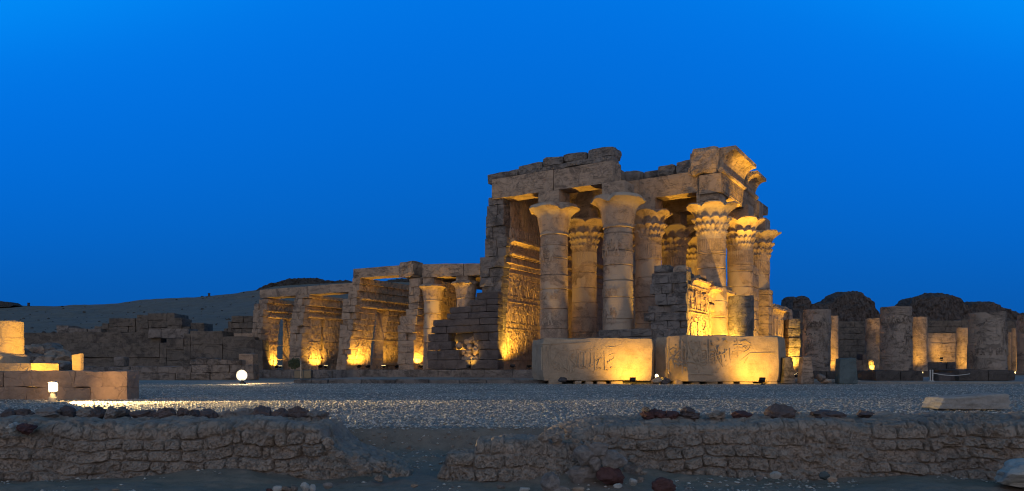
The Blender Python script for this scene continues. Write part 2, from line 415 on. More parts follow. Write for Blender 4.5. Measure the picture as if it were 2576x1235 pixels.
# one sheet to the horizon: pit floor, bank, gravel court, desert
ys = np.concatenate([np.linspace(-30, 4, 10), np.linspace(4.3, 9.2, 140), np.linspace(9.3, 40, 90), np.geomspace(41, 1500, 40)])
xs = np.concatenate([-np.geomspace(1500, 13, 26), np.linspace(-12.5, 12.5, 420), np.geomspace(13, 1500, 26)])
GXg, GYg = np.meshgrid(xs, ys)
def ground_z(x, y):
    wob = fbm(x * .8, 0 * x, 5) * .35
    b = sstep(8.05, 8.55, y + wob)                                # earth bank up to the gravel
    gap = sstep(7.0, 8.1, y) * .12
    z = (-.37 + gap + fbm(x * 1.1, y * 1.3, 3) * .13 + fbm(x * 5, y * 5, 9) * .05 + fbm(x * 11, y * 11, 19) * .03) * (1 - b)
    z = z + b * (fbm(x * .5, y * .5, 12) * .035 + fbm(x * 3, y * 3, 14) * .012)
    # soil piled in front of the walls
    z = z + .24 * np.exp(-((x - .72) / .42) ** 2 - ((y - 7.1) / .32) ** 2) + .08 * np.exp(-((x + 2.6) / .6) ** 2 - ((y - 7.0) / .5) ** 2)
    z = z - .012 * sstep(30, 40, y)
    return z
Zg = ground_z(GXg, GYg)
gsheet = grid_obj('ground', GXg, GYg, Zg, M_dirt, kind='structure', label='dark dusty earth and gravel ground', cat='ground')
gsheet.data.materials.append(M_gravel)
pc = np.zeros(len(gsheet.data.polygons) * 3); gsheet.data.polygons.foreach_get('center', pc); pc = pc.reshape(-1, 3)
wobp = fbm(pc[:, 0] * .8, 0 * pc[:, 0], 5) * .35
gsheet.data.polygons.foreach_set('material_index', ((pc[:, 1] + wobp) > 8.5).astype(np.int32))

# loose stones of the gravel
def pebbles(name, n, sampler, smin, smax, mats, **kw):
    x, y = sampler(n); n = len(x); z = ground_z(x, y); r = smin + (smax - smin) * rng.random(n) ** 2.2
    base = np.array([[1, 0, 0], [0, 1, 0], [-1, 0, 0], [0, -1, 0], [0, 0, .75], [0, 0, -.5]])
    tri = np.array([[0, 1, 4], [1, 2, 4], [2, 3, 4], [3, 0, 4], [1, 0, 5], [2, 1, 5], [3, 2, 5], [0, 3, 5]])
    a = rng.random(n) * 6.28; st = .6 + .9 * rng.random((n, 1, 1))
    v = base[None] * (1 + .45 * (rng.random((n, 6, 3)) - .5)); v = v + .35 * (rng.random((n, 6, 3)) - .5)
    v[:, :, 0:1] *= st
    ca, sa = np.cos(a)[:, None], np.sin(a)[:, None]
    vx = v[:, :, 0] * ca - v[:, :, 1] * sa; vy = v[:, :, 0] * sa + v[:, :, 1] * ca
    V = np.stack([vx * r[:, None] + x[:, None], vy * r[:, None] + y[:, None], v[:, :, 2] * r[:, None] * .8 + z[:, None] + r[:, None] * .15], -1).reshape(-1, 3)
    T = (tri[None] + (np.arange(n) * 6)[:, None, None]).reshape(-1, 3)
    me = bpy.data.meshes.new(name); me.vertices.add(len(V)); me.vertices.foreach_set('co', V.astype(np.float32).ravel())
    me.loops.add(len(T) * 3); me.loops.foreach_set('vertex_index', T.astype(np.int32).ravel())
    me.polygons.add(len(T)); me.polygons.foreach_set('loop_start', np.arange(0, len(T) * 3, 3, dtype=np.int32)); me.polygons.foreach_set('loop_total', np.full(len(T), 3, dtype=np.int32))
    for m in mats: me.materials.append(m)
    me.polygons.foreach_set('material_index', np.repeat(rng.integers(0, len(mats), n), 8).astype(np.int32))
    me.update(calc_edges=True); me.validate()
    o = bpy.data.objects.new(name, me); COL.objects.link(o); tag(o, **kw); return o
def wedge(y0, y1, p=1.0):
    def f(n):
        y = y0 + (y1 - y0) * rng.random(n) ** p; x = (rng.random(n) * 2 - 1) * .72 * y
        wob = fbm(x * .8, 0 * x, 5) * .35; k = (y + wob) > 8.45
        return x[k], y[k]
    return f
PEB = [plain('pebble_a', (.38, .35, .305), .9), plain('pebble_b', (.28, .26, .23), .9), plain('pebble_c', (.50, .46, .40), .9), plain('pebble_d', (.19, .175, .155), .9)]
pebbles('gravel', 34000, wedge(8.2, 17.5, 1.25), .009, .030, PEB, kind='stuff', label='loose grey gravel stones covering the court', cat='gravel')
pebbles('coarse_gravel', 26000, wedge(17, 36, 1.1), .014, .036, PEB, kind='stuff', label='distant loose gravel stones in front of the temple', cat='gravel')
def pit(n):
    y = 5.9 + 2.75 * rng.random(n); x = (rng.random(n) * 2 - 1) * .72 * y; k = (fbm(x * 1.7, y * 1.7, 44) > .0) | ((y > 7.7) & (rng.random(n) < .6)); return x[k], y[k]
pebbles('rubble_grit', 7000, pit, .004, .024, PEB, kind='stuff', label='small grit and chips on the dirt at the wall foot', cat='gravel')

# ------------------------------------------------------------------ temple frame
OX, OY, ANG = 2.545, 47.209, math.radians(31.774)
CA, SA = math.cos(ANG), math.sin(ANG)
TF = Frame((OX, OY, 0), -ANG)
SU, SV = 4.444, 5.169
def lx(px, y):
    k = (px - CX) / F; return (k * (OY + y * CA) - OX - y * SA) / (CA + k * SA)
def ly(px, x):
    k = (px - CX) / F; return (k * (OY - x * SA) - OX - x * CA) / (SA - k * CA)
def lz(py, x, y): return EYE + (HY - py) / F * (OY - x * SA + y * CA)
FLOOR = .66
# paved terrace the temple stands on, and the walkway in front of it
m = MB(); xa, xb = lx(600, -2.3), 10.8
x = xa
while x < xb:
    l = 1.6 + random.random() * 1.4; m.box(x, min(x + l - .012, xb), -2.3 + random.random() * .03, -1.2, .0, FLOOR, .025, .008); x += l
m.box(xa + .1, xb - .1, -2.2, 30, -.1, FLOOR - .02, .03)
solo('terrace', m, M_grey, 'low dark stone terrace carrying the temple', 'terrace', (0, 0, 0), TF, kind='structure')
m = MB(); m.box(GX(742, 36.2), 17.0, 36.2, 62, -.3, .16, .02); solo('pavement', m, M_pave, 'smooth grey walkway along the terrace', 'pavement', (0, 40, 0), kind='structure')

FIG = [(-.18, 0), (-.08, 0), (-.04, .42), (.02, .42), (.10, 0), (.24, 0), (.12, .45), (.10, .62), (.16, .70), (.34, .58), (.36, .62), (.16, .78), (.07, .80), (.08, .86), (.12, .90), (.06, 1.0), (-.06, 1.0), (-.08, .86), (-.04, .80), (-.16, .76), (-.20, .5), (-.15, .5), (-.10, .66), (-.10, .45)]
def relief(parent, place, s0, s1, rows, mat, seed=0, depth=.05, skip=None):
    """carved registers: striding figures, sign columns and base lines. place(s, z, d) -> point"""
    rr = random.Random(seed); m = MB()
    def poly(pts):
        n = len(pts); m.add([place(a, b, depth) for a, b in pts] + [place(a, b, -.03) for a, b in pts], [list(range(n))] + [[i, (i + 1) % n, n + (i + 1) % n, n + i] for i in range(n)])
    for (za, zb) in rows:
        h = zb - za; s = s0 + .2 * h
        for q in (za - .02, zb + .015): poly([(s0, q), (s1, q), (s1, q + .05), (s0, q + .05)])
        while s < s1 - .2 * h:
            if skip is None or not skip(s, za):
                sg = 1 if rr.random() < .6 else -1; hh = h * (.66 + .2 * rr.random())
                poly([(s + sg * a * hh * 1.05, za + .05 + b * hh) for a, b in FIG])
                for _ in range(9):
                    a = s + (rr.random() - .5) * .75 * h; b = za + h * (.68 + .28 * rr.random()) if rr.random() < .55 else za + h * (.08 + .8 * rr.random()); ww = .03 + .05 * rr.random(); e = .03 + .07 * rr.random()
                    poly([(a, b), (a + ww, b), (a + ww, b + e), (a, b + e)])
            s += .72 * h * (.9 + .25 * rr.random())
    return part('relief_carving', m, mat, parent)
# ------------------------------------------------------------------ temple: front columned hall
hall = thing('columned_hall', 'ruined sandstone hall with tall flower-capital columns, roof slabs and corner cornice', 'temple hall', (4, 4, FLOOR), TF)
def dent(seed, amp=.03):
    def f(th, r, z):
        p = Vector((math.cos(th) * 1.2, math.sin(th) * 1.2, z * .9 + seed * 7)); d = mn.noise(p * 1.3)
        return r * (1 - amp * max(0, d) * 1.5 + amp * .3 * mn.noise(p * 5)), z
    return f
def shaft_profile(r0, r1, z0, z1, n=40):
    pr = [(r0, z0)]; z = z0; k = random.Random(int(z1 * 1000) + int(r0 * 777))
    while z < z1 - .02:
        h = min(.75 + .55 * k.random(), z1 - z); o = (k.random() - .5) * .03
        if z1 - z - h < .3: h = z1 - z
        R_ = lambda q: r0 + (r1 - r0) * (q - z0) / (z1 - z0)
        pr += [(R_(z) + o - .045, z + .004), (R_(z) + o, z + .045)] + [(R_(z + h * j / 5) + o - .010 * (j % 2), z + h * j / 5) for j in range(1, 5)] + [(R_(z + h) + o, z + h - .035), (R_(z + h) + o - .045, z + h - .002)]
        z += h
    return pr + [(r1, z1)]
def bell_cap(m, cx, cy, z0, z1, r0, r1, seed):
    h = z1 - z0; pr = [(r0 * 1.0, z0), (r0 * 1.06, z0 + .03 * h), (r0 * 1.03, z0 + .06 * h)]
    for i in range(1, 13):
        t = i / 12; pr.append((r0 * 1.03 + (r1 - r0) * (.34 * t + .66 * max(0, (t - .60) / .40) ** 2.3), z0 + h * (.06 + .80 * t)))
    pr += [(r1 * 1.0, z0 + .90 * h), (r1 * .97, z0 + .95 * h), (r1 * .8, z0 + h), (.5, z0 + h)]
    def mod(th, r, z):
        t = (z - z0) / h; p = Vector((math.cos(th) * 1.1, math.sin(th) * 1.1, seed * 5)); d = mn.noise(p * 1.7) + .4 * mn.noise(p * 4)
        if t > .6: r *= 1 - .16 * max(0, d) * min(1, (t - .6) * 4)
        r *= 1 + .012 * math.cos(th * 16) * (t < .8)
        return r, z - (.14 * h * max(0, d) if .8 < t < .97 else 0)
    m.lathe(cx, cy, pr, 72, mod)
def leaf_cap(m, cx, cy, z0, z1, r0, r1, seed):
    h = z1 - z0
    tiers = [(.0, .20, 1.00, 1.14, 28, .10), (.13, .38, 1.02, 1.28, 20, .16), (.28, .58, 1.05, 1.30 + .3 * (r1 / r0 - 1.28), 12, .18), (.44, .95, 1.06, r1 / r0 * 1.04, 6, .15)]
    m.lathe(cx, cy, [(r0, z0), (r0 * 1.02, z0 + .5 * h), (r0 * 1.12, z0 + .8 * h), (r0 * 1.25, z1)], 32)
    for k, (a, b, ra, rb, n, dp) in enumerate(tiers):
        pr = []
        for i in range(7):
            t = i / 6; pr.append((r0 * (ra + (rb - ra) * (.18 * t + .82 * t ** 3.2)), z0 + h * (a + (b - a) * t), t))
        pr2 = [(r, z) for r, z, t in pr] + [(r0 * rb * .985, z0 + h * (b + .035)), (r0 * (ra + (rb - ra) * .55), z0 + h * (b + .04)), (r0 * 1.0, z0 + h * (b - .05))]
        ph = seed + k * .4
        def mod(th, r, z, a=a, b=b, n=n, dp=dp, ph=ph, k=k):
            t = max(0, min(1, ((z - z0) / h - a) / (b - a))); lob = abs(math.sin((th + ph) * n / 2)) ** .7
            p = Vector((math.cos(th) * 1.2, math.sin(th) * 1.2, seed * 3 + k)); d = max(0, mn.noise(p * 1.9))
            f = 1 - dp * (1 - lob) * t ** 1.2 - .22 * d * t
            return r * max(f, r0 * .98 / r), z - h * (b - a) * .20 * (1 - lob) ** 1.5 * t ** 2
        m.lathe(cx, cy, pr2, 112 if n < 15 else 140, mod)
def hall_column(px, u, v, pyt, kind, r=.92, zt=None, aba=True, rb=None, seed=1, mat=None):
    y = v * SV; x = lx(px, y)
    zt = zt if zt else lz(pyt, x, y)
    hcap = 1.95 if kind == 'bell' else 2.25
    zc = zt - hcap; mat = mat or M_col
    m = MB(); m.lathe(x, y, shaft_profile(r * 1.04, r * .95, FLOOR, zc - (.0 if kind == 'bell' else .95)), 48, dent(seed))
    if kind != 'bell':                                             # reeded band and ring cords under the capital
        m.lathe(x, y, [(r * .95, zc - .95)] + [(r * (.95 + .02 * (i % 2)), zc - .95 + .05 * i) for i in range(0, 5)] + [(r * .95, zc - .72), (r * .95, zc)], 144,
                lambda th, rr, z: (rr * (1 + (.022 * math.cos(th * 36) if z > zc - .74 else 0)), z))
    c = part('column', m, mat, hall, smooth=40)
    if v == 0:
        pl_ = lambda s, z, dd_: (x + (r * 1.01 + dd_) * math.sin(s / r - .35), y - (r * 1.01 + dd_) * math.cos(s / r - .35), z)
        relief(c, pl_, -1.0, 1.0, [(3.4, 4.3), (5.0, 5.5), (7.4, 8.4)], mat, seed, .022)
    m = MB(); (bell_cap if kind == 'bell' else leaf_cap)(m, x, y, zc, zt, r * .95, (rb or (1.62 if kind == 'bell' else 1.6)), seed)
    part('capital', m, mat, c, smooth=50)
    if aba:
        m = MB(); m.rough(x - .74, x + .74, y - .74, y + .74, zt - .02, 11.86, (4, 4, 3), .014, .02, 1.1, seed); part('abacus', m, M_sand, c)
    return x, y
ZC = 11.06
c1 = hall_column(1394, 0, 0, 515, 'bell', .90, ZC, seed=2)
c3 = hall_column(1555, 1, 0, 497, 'bell', .92, ZC + .02, rb=1.66, seed=5)
c2 = hall_column(1470, 0, 1, 553, 'leaf', .90, ZC - .05, seed=3)
c4 = hall_column(1631, 1, 1, 533, 'leaf', .90, ZC + .05, seed=8)
c5 = hall_column(1790, 2, 1, 515, 'leaf', .93, ZC + .03, rb=1.62, seed=11)
c6 = hall_column(1695, 1, 2, 572, 'leaf', .90, ZC - .1, seed=13)
c8 = hall_column(1862, 2, 2, 555, 'leaf', .90, ZC - .05, seed=17)
c7 = hall_column(1742, 1, 3, 600, 'leaf', .9, ZC - .1, seed=19)
c9 = hall_column(1906, 2, 3, 582, 'leaf', .9, ZC - .12, rb=1.65, seed=23)
hall_column(1560, 0, 2, 583, 'leaf', .9, ZC - .1, seed=29)

BT, BB = 13.18, 11.87
def beam(x0, x1, y0, y1, z0, z1, name='architrave', parent=hall, mat=M_sand, seed=1, amp=.022, n=None, rnd=.03):
    m = MB(); n = n or (max(4, int((x1 - x0) / .35)), 4, 5); m.rough(x0, x1, y0, y1, z0, z1, n, amp, rnd, .9, seed); return part(name, m, mat, parent)
bx0, bx1 = lx(1237, -.65), lx(1541, -.65)
xm = lx(1392, -.65)
beam(bx0, xm - .015, -.65, .65, BB, BT, seed=2); beam(xm + .015, bx1, -.63, .65, BB, BT, seed=4)
# broken course and roof slabs over the near beam
m = MB(); m.rough(lx(1350, -.6), bx1 - .1, -.60, .6, BT + .01, BT + .32, (14, 4, 2), .09, .05, 1.5, 3); part('roof_course', m, M_grey, hall)
for (a, b, t0, t1, sd) in ((1268, 1300, 13.42, 13.75, 1), (1301, 1362, 13.75, 14.02, 2), (1363, 1418, 14.0, 14.10, 3), (1419, 1470, 14.05, 14.12, 4), (1473, 1536, 14.18, 14.2, 5)):
    m = MB(); xa, xb = lx(a, -.5), lx(b, -.5); z0 = BT + (.32 if a > 1340 else 0)
    m.rough(xa, xb, -.5 + .05 * (sd % 3), 1.2, z0 + .01, (t0 + t1) / 2, (5, 8, 3), .13, .14, 1.0, sd + 40); part('roof_slab', m, M_grey, hall)
# beams on the inner column rows and the corner beam
yv = SV
bx2 = lx(1795, yv - .65)
beam(-4.6, c4[0] - .4, yv - .65, yv + .65, BB, BT, seed=7); beam(c4[0] - .38, bx2 + .3, yv - .66, yv + .65, BB, BT + .02, seed=9)
for k in (2, 3): beam(-4.6, 9.4 if k == 2 else 9.3, k * SV - .65, k * SV + .65, BB, BT, seed=20 + k)
# ceiling slabs
for k, (ya, yb) in enumerate(((.66, yv - .66), (yv + .5, 2 * yv - .5), (2 * yv + .5, 3 * yv - .5), (3 * yv + .3, 4 * yv))):
    x = -5.2; e = 2.6 if k == 0 else 8.0
    while x < e:
        l = 1.5 + random.random() * .5; m = MB(); m.rough(x, x + l - .02, ya - .3, yb + .3, BT + .03, BT + .72, (3, 5, 2), .06, .1, 1, int(x * 7) + k); part('roof_slab', m, M_grey, hall); x += l
for (a, b, zt, sd) in ((1567, 1612, 13.95, 71), (1655, 1698, 14.0, 72), (1699, 1764, 14.12, 73)):
    m = MB(); m.rough(lx(a, yv - .3), lx(b, yv - .3), yv - .35, yv + 3, BT + .03, zt, (5, 6, 3), .10, .2, 1, sd); part('roof_slab', m, M_grey, hall)
# facade architrave, torus and cavetto cornice along y at x = 2u
fx = 2 * SU
yA, yB = yv - 1.0, ly(1903, fx + .65)
for (a, b, sd) in ((yA, yv + 2.6, 31), (yv + 2.63, 2 * yv + 2.4, 33), (2 * yv + 2.43, yB, 35)):
    m = MB(); m.rough(fx - .7, fx + .68, a, min(b, yB), BB - .25, 12.82, (4, 9, 5), .018, .03, .9, sd); part('architrave', m, M_sand, hall)
relief(hall, lambda s, z, dd_: (fx + .675 + dd_, s, z), yA + .2, yB - .3, [(11.75, 12.2), (12.25, 12.72)], M_sand, 5, .03)
m = MB(); ring = []
yy = yA
while yy < yB - .1:
    ring.append([(fx + .66 + .17 * math.cos(t) * (1 + .12 * (int(yy * 4) % 2)), yy, 12.98 + .17 * math.sin(t)) for t in np.linspace(0, 2 * math.pi, 10)[:-1]]); yy += .22
m.loft(ring); part('torus_moulding', m, M_sand, hall)
def cornice(parent, x0, sgn, ya, yb, zb, zt, out, back, n=28, seed=0, mat=M_sand, flute=.03):
    m = MB(); rings = []
    for i in range(n + 1):
        y = ya + (yb - ya) * i / n; pr = []
        for j in range(9):
            t = j / 8; pr.append((x0 + sgn * out * (1 - math.cos(t * math.pi / 2)) ** 1.1, zb + (zt - zb) * .80 * math.sin(t * math.pi / 2)))
        pr += [(x0 + sgn * (out + .03), zb + (zt - zb) * .81), (x0 + sgn * (out + .03), zt), (x0 - sgn * back, zt), (x0 - sgn * back, zb)]
        ring = []
        for q, (a, b) in enumerate(pr):
            d = mn.noise(Vector((a * 1.2, y * 1.4, b * 1.2 + seed))) ; f = flute * (1 if i % 2 else -1) if 1 < q < 8 else 0
            ring.append((a + sgn * f - sgn * max(0, d) * .12 * (q > 6), y, b + (d * .05 if q > 8 else 0)))
        rings.append(ring)
    m.loft(rings); part('cornice', m, mat, parent)
cornice(hall, fx + .62, 1, yv - .55, yv + 4.6, 13.16, 14.5, .80, 1.1, 44, 3)
cornice(hall, fx + .62, 1, yv + 5.2, yB - .2, 13.14, 14.25, .74, .9, 40, 9)
m = MB(); m.rough(fx - 1.25, fx + .45, yv - 1.05, yv + .7, 12.84, 14.6, (6, 6, 6), .15, .22, 1.1, 77); m.rough(fx - 1.5, fx - .1, yv - .8, yv + 2.5, 12.9, 14.45, (5, 6, 4), .14, .2, 1.1, 78); part('broken_cornice_block', m, M_sand, hall)
m = MB(); m.rough(fx - .8, fx + .5, yv - .85, yv - .1, 11.2, 12.86, (4, 3, 5), .08, .1, 1.3, 79); part('corner_block', m, M_sand, hall)

# ------------------------------------------------------------------ masonry walls
def ipx(tab, py):
    t = sorted(tab); return float(np.interp(py, [a for a, b in t], [b for a, b in t]))
def cross_wall(t, left, right, y0, y1, ptop, mat_end, mat_face, door=None, ch=.46, rel=None, seed=0, ydeep=.9, corn=None, cwm=None):
    """wall standing across the temple axis: broken end of blocks towards y0, dressed face towards +x"""
    random.seed(seed + 100); xr0 = lx(ipx(right, HY), y0); Yd = OY - xr0 * SA + y0 * CA
    zt = EYE + (HY - ptop) / F * Yd
    def xs_at(z):
        py = HY - (z - EYE) * F / Yd; return lx(ipx(left, py), y0), lx(ipx(right, py), y0)
    me_, mf = MB(), MB(); z = FLOOR - .02
    dz = door[2] if door else 0
    while z < zt - .1:
        h = min(ch * (.8 + .45 * random.random()), zt - z)
        if h < .15: break
        a, b = xs_at(z + h / 2); n = 1 if b - a < 1.0 else 2 if b - a < 2.0 else 3
        cuts = [a] + sorted(a + (b - a) * (i + 1 + (random.random() - .5) * .6) / n for i in range(n - 1)) + [b]
        for p, q in zip(cuts, cuts[1:]):
            e = .07 * random.random() if random.random() < .8 else .3 * random.random()
            me_.rough(p + .001, q - .001 - (.02 if q == b else 0), y0 + e, y0 + ydeep + .3, z + .001, z + h - .001, (4, 3, 3), .05, .03, 1.3, seed + int(z * 9))
        segs = [(y0 + ydeep, y1)] if not door or z + h * .5 > dz else [(y0 + ydeep, door[0]), (door[1], y1)]
        a2, b2 = xs_at(z)[1], xs_at(z + h)[1]
        for (p, q) in segs:
            y = p
            while y < q - .01:
                l = min(1.1 + random.random() * .9, q - y)
                if q - y - l < .4: l = q - y
                k = .006 + .012 * random.random(); xx = min(a2, b2) if False else None
                o = len(mf.v); mf.box(a + .1, b - .008 * random.random(), y + .003, y + l - .003, z + .002, z + h - .002, .012, .004); y += l
        z += h
    w1 = part('wall_end', me_, mat_end, t); w2 = part('wall_face', mf, mat_face, t)
    if rel:
        def place(s, zz, d): return (xs_at(min(zz, zt))[1] + d - .005, s, zz)
        sk = (lambda s, za: door and door[0] - .35 < s < door[1] + .35 and za < dz)
        relief(t, place, y0 + ydeep, min(y1, rel[1]), rel[0], mat_face, seed, skip=sk)
    if corn:
        za, zb, out = corn; b = xs_at((za + zb) / 2)[1]
        cornice(t, b - .05, 1, y0 + ydeep * .5, y1 - .1, za, zb, out, .2, max(10, int((y1 - y0) * 5)), seed, mat_face)
        m = MB(); ring = []
        for yy in np.arange(y0 + ydeep * .6, y1 - .1, .3): ring.append([(b + .0 + .12 * math.cos(q), yy, za - .12 + .12 * math.sin(q)) for q in np.linspace(0, 2 * math.pi, 9)[:-1]])
        m.loft(ring); part('torus_moulding', m, mat_face, t)
    return xs_at, zt

# big wall closing the front hall
LW = {455: 1237, 530: 1222, 648: 1219, 652: 1206, 760: 1205, 928: 1207}.items()
RW = {503: 1265, 568: 1267, 607: 1274, 640: 1270, 690: 1263, 928: 1249}.items()
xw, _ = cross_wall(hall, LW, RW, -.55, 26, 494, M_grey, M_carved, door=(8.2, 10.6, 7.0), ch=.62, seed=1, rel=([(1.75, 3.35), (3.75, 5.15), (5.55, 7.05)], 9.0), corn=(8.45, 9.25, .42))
cornice(hall, xw(7.6)[1] - .05, 1, -.2, 26, 7.55, 7.75, .16, .2, 60, 4, M_carved)
m = MB(); m.rough(xw(11)[0] + .3, xw(11.5)[1] - .1, .75, 26, 11.8, 13.15, (4, 30, 3), .03, .05, 1, 3); part('upper_wall', m, M_carved, hall)
# seated-cobra frieze above its cornice
m = MB()
for yy in np.arange(.1, 9, .30):
    xx = xw(9.8)[1]; m.lathe(xx + .06, yy, [(.08, 9.3), (.13, 9.5), (.10, 9.75), (.07, 9.95), (.02, 10.05)], 7)
m.box(xw(9.8)[1] - .2, xw(9.8)[1] + .14, -.2, 9.3, 9.24, 9.32, .02); part('cobra_frieze', m, M_carved, hall)

# foot of the lost outer wall, in front of the columns
m = MB(); random.seed(5)
def course_row(m, pa, pb, ya, yb, z0, z1, ln=1.3, seed=0, e=.08):
    x = lx(pa, ya); xe = lx(pb, ya)
    while x < xe - .05:
        l = min(ln * (.7 + .7 * random.random()), xe - x)
        if xe - x - l < .35: l = xe - x
        m.rough(x + .006, x + l - .006, ya + e * random.random(), yb, z0 + .003, z1 - .003 + .02 * random.random(), (4, 3, 3), .03, .05, 1.4, seed + int(x * 5)); x += l
zb1, zb2 = lz(851, 1.0, -1.1), lz(829, 4.5, -1.1)
for k in range(4): course_row(m, 1352, 1640, -1.1, -.25, FLOOR + (zb1 - FLOOR) * k / 4, FLOOR + (zb1 - FLOOR) * (k + 1) / 4, 1.4, k)
course_row(m, 1505, 1640, -1.1, -.2, zb1, zb2, 1.7, 9)
part('outer_wall_foot', m, M_grey, hall)

# ------------------------------------------------------------------ screen walls and gateway piers of the facade
YS = -.95
x1 = lx(1728, YS)
scr = thing('screen_wall', 'broken screen wall with dark stepped block end and glowing carved face beneath the corner column', 'screen wall', (x1, 1, FLOOR), TF)
m = MB(); random.seed(11)
for (pa, pb, t, b) in ((1629, 1728, 826, 850), (1636, 1728, 806, 826), (1619, 1727, 786, 806), (1627, 1727, 767, 786), (1648, 1726, 738, 767), (1635, 1726, 712, 738), (1637, 1726, 684, 712), (1644, 1682, 666, 684)):
    x = lx(pa, YS); xe = lx(pb, YS); z0, z1 = lz(b, 8, YS), lz(t, 8, YS)
    while x < xe - .05:
        l = min(.55 + random.random() * .9, xe - x)
        if xe - x - l < .3: l = xe - x
        if l > .12: m.rough(x + .002, x + l - .002, YS + .3 * random.random() ** 3, YS + 1.5, z0 + .001, z1 - .001, (4, 4, 3), .06, .03, 1.3, int(x * 7 + z0 * 3))
        x += l
for (pa, pb, t, b) in ((1631, 1728, 850, 880), (1631, 1728, 880, 930)):
    m.box(lx(pa, YS), lx(pb, YS), YS, YS + 1.5, lz(b, 8, YS), lz(t, 8, YS) - .005, .02)
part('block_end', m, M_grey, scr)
ya = YS + .25; yb = ly(1782, x1); yc = ly(1834, x1)
m = MB(); z = FLOOR; zt1 = lz(692, x1, YS + 1); zt2 = lz(722, x1, yb + 1)
while z < zt1 - .1:
    h = min(.5 + .15 * random.random(), zt1 - z); y = ya
    while y < yb - .01:
        l = min(1.0 + random.random() * .8, yb - y)
        if yb - y - l < .35: l = yb - y
        hi = z + h > zt1 - 1.3
        m.rough(x1 - 1.0, x1 - .02 * random.random() - (.25 * random.random() if z + h > zt1 - .6 else 0), y + .004, y + l - .004, z + .003, z + h - .003, (3, 4, 3), .03 if not hi else .07, .04, 1.5, int(y * 9 + z * 5)); y += l
    z += h
part('carved_face', m, M_carved, scr)
m = MB(); m.rough(x1 - .9, x1 - .1, YS + .1, YS + 1.5, zt1 - .05, zt1 + .45, (5, 5, 3), .12, .15, 1.2, 5); m.rough(x1 - .8, x1 + .05, yb - 1.6, yb - .2, zt1 - .05, zt1 + .2, (5, 5, 3), .1, .1, 1.2, 6); part('broken_top', m, M_sand, scr)
relief(scr, lambda s, z, d: (x1 + d, s, z), ya + .2, yb - .1, [(2.2, 3.9), (4.1, 5.4)], M_carved, 3, .04)
cornice(scr, x1 - .02, 1, YS + .9, yb - .1, zt1 - .75, zt1 - .2, .26, .2, 20, 7, M_carved)
m = MB(); z = FLOOR
while z < zt2 - .1:
    h = min(.6, zt2 - z); m.rough(x1 - .9, x1 - .22, yb + .003, yc, z + .003, z + h - .003, (3, 5, 3), .02, .03, 1.2, int(z * 9)); z += h
part('recessed_panel', m, M_carved, scr)
m = MB()
m.rough(x1 - .5, x1 + .02, yb - .45, yb + .10, FLOOR, zt2 - .9, (3, 3, 14), .02, .03, 1, 3); m.rough(x1 - .5, x1 + .0, yb + .28, yb + .62, FLOOR, zt2 - 1.5, (3, 3, 14), .02, .03, 1, 4)
m.rough(x1 - .5, x1 + .0, yc - .85, yc - .5, FLOOR, zt2 - 1.5, (3, 3, 14), .02, .03, 1, 5); m.rough(x1 - .5, x1 + .04, yc - .35, yc + .02, FLOOR, zt2 - .9, (3, 3, 14), .02, .03, 1, 6)
m.rough(x1 - .5, x1 + .03, yb + .12, yc - .37, zt2 - 1.5, zt2 - 1.1, (3, 8, 3), .02, .03, 1, 7); part('door_frame', m, M_carved, scr)
cornice(scr, x1 + .0, 1, yb - .1, yc + .03, zt2 - .95, zt2 - .05, .42, .6, 30, 8, M_carved)
m = MB(); m.rough(x1 - .8, x1 + .3, yb, yc - .3, zt2 - .06, zt2 + .22, (4, 12, 2), .09, .06, 1.6, 9); part('broken_top', m, M_sand, scr)

def pier(name, label, cat, pl, pc, pr, ptop, xf, mat=M_sand, seed=0, group=None, top_amp=.2):
    """facade pier: pl..pc is its shaded side, pc..pr its face on the facade"""
    y0 = ly(pc, xf); x0 = lx(pl, y0); y1 = ly(pr, xf); zt = lz(ptop, xf, y0)
    t = thing(name, label, cat, ((x0 + xf) / 2, (y0 + y1) / 2, FLOOR), TF, group); random.seed(seed)
    m = MB(); z = FLOOR
    while z < zt - .15:
        h = min(.55 + .35 * random.random(), zt - z); k = 1 if xf - x0 < 1.4 else 2
        cut = x0 + (xf - x0) * (.4 + .2 * random.random())
        for (p, q) in (((x0, xf),) if k == 1 else ((x0, cut), (cut, xf))):
            m.rough(p + .004 + .08 * random.random() * (p == x0), q - .004 - .03 * random.random(), y0 + .03 * random.random(), y1, z + .003, z + h - .003, (3, 4, 3), .035, .05, 1.4, seed + int(z * 11 + p))
        z += h
    part('pier_blocks', m, mat, t)
    m = MB(); m.rough(x0 + .1, xf - .15, y0 + .1, y1 - .1, zt - .02, zt + top_amp, (4, 4, 3), .1, .1, 1.5, seed + 3); part('broken_top', m, mat, t)
    return t, x0, xf, y0, y1, zt
p1 = pier('gateway_pier', 'tall broken gateway pier with a bright lit edge rising behind the dark round stump', 'gateway pier', 1842, 1893, 1910, 668, 9.9, seed=3)
m = MB(); m.rough(p1[1] - .75, p1[1] + .5, p1[3] + .3, p1[3] + 2.2, 3.6, 6.2, (4, 4, 4), .1, .1, 1.2, 8); m.rough(p1[1] - .2, p1[1] + .9, p1[3] - .12, p1[3] + 1.2, 4.7, 6.3, (4, 4, 4), .1, .12, 1.2, 9); part('lintel_stub', m, M_sand, p1[0])
p2 = pier('gateway_pier', 'square gateway pier with shaded brown side standing next to the farther screen wall', 'gateway pier', 1905, 1935, 1945, 727, 10.1, seed=9, top_amp=.1)
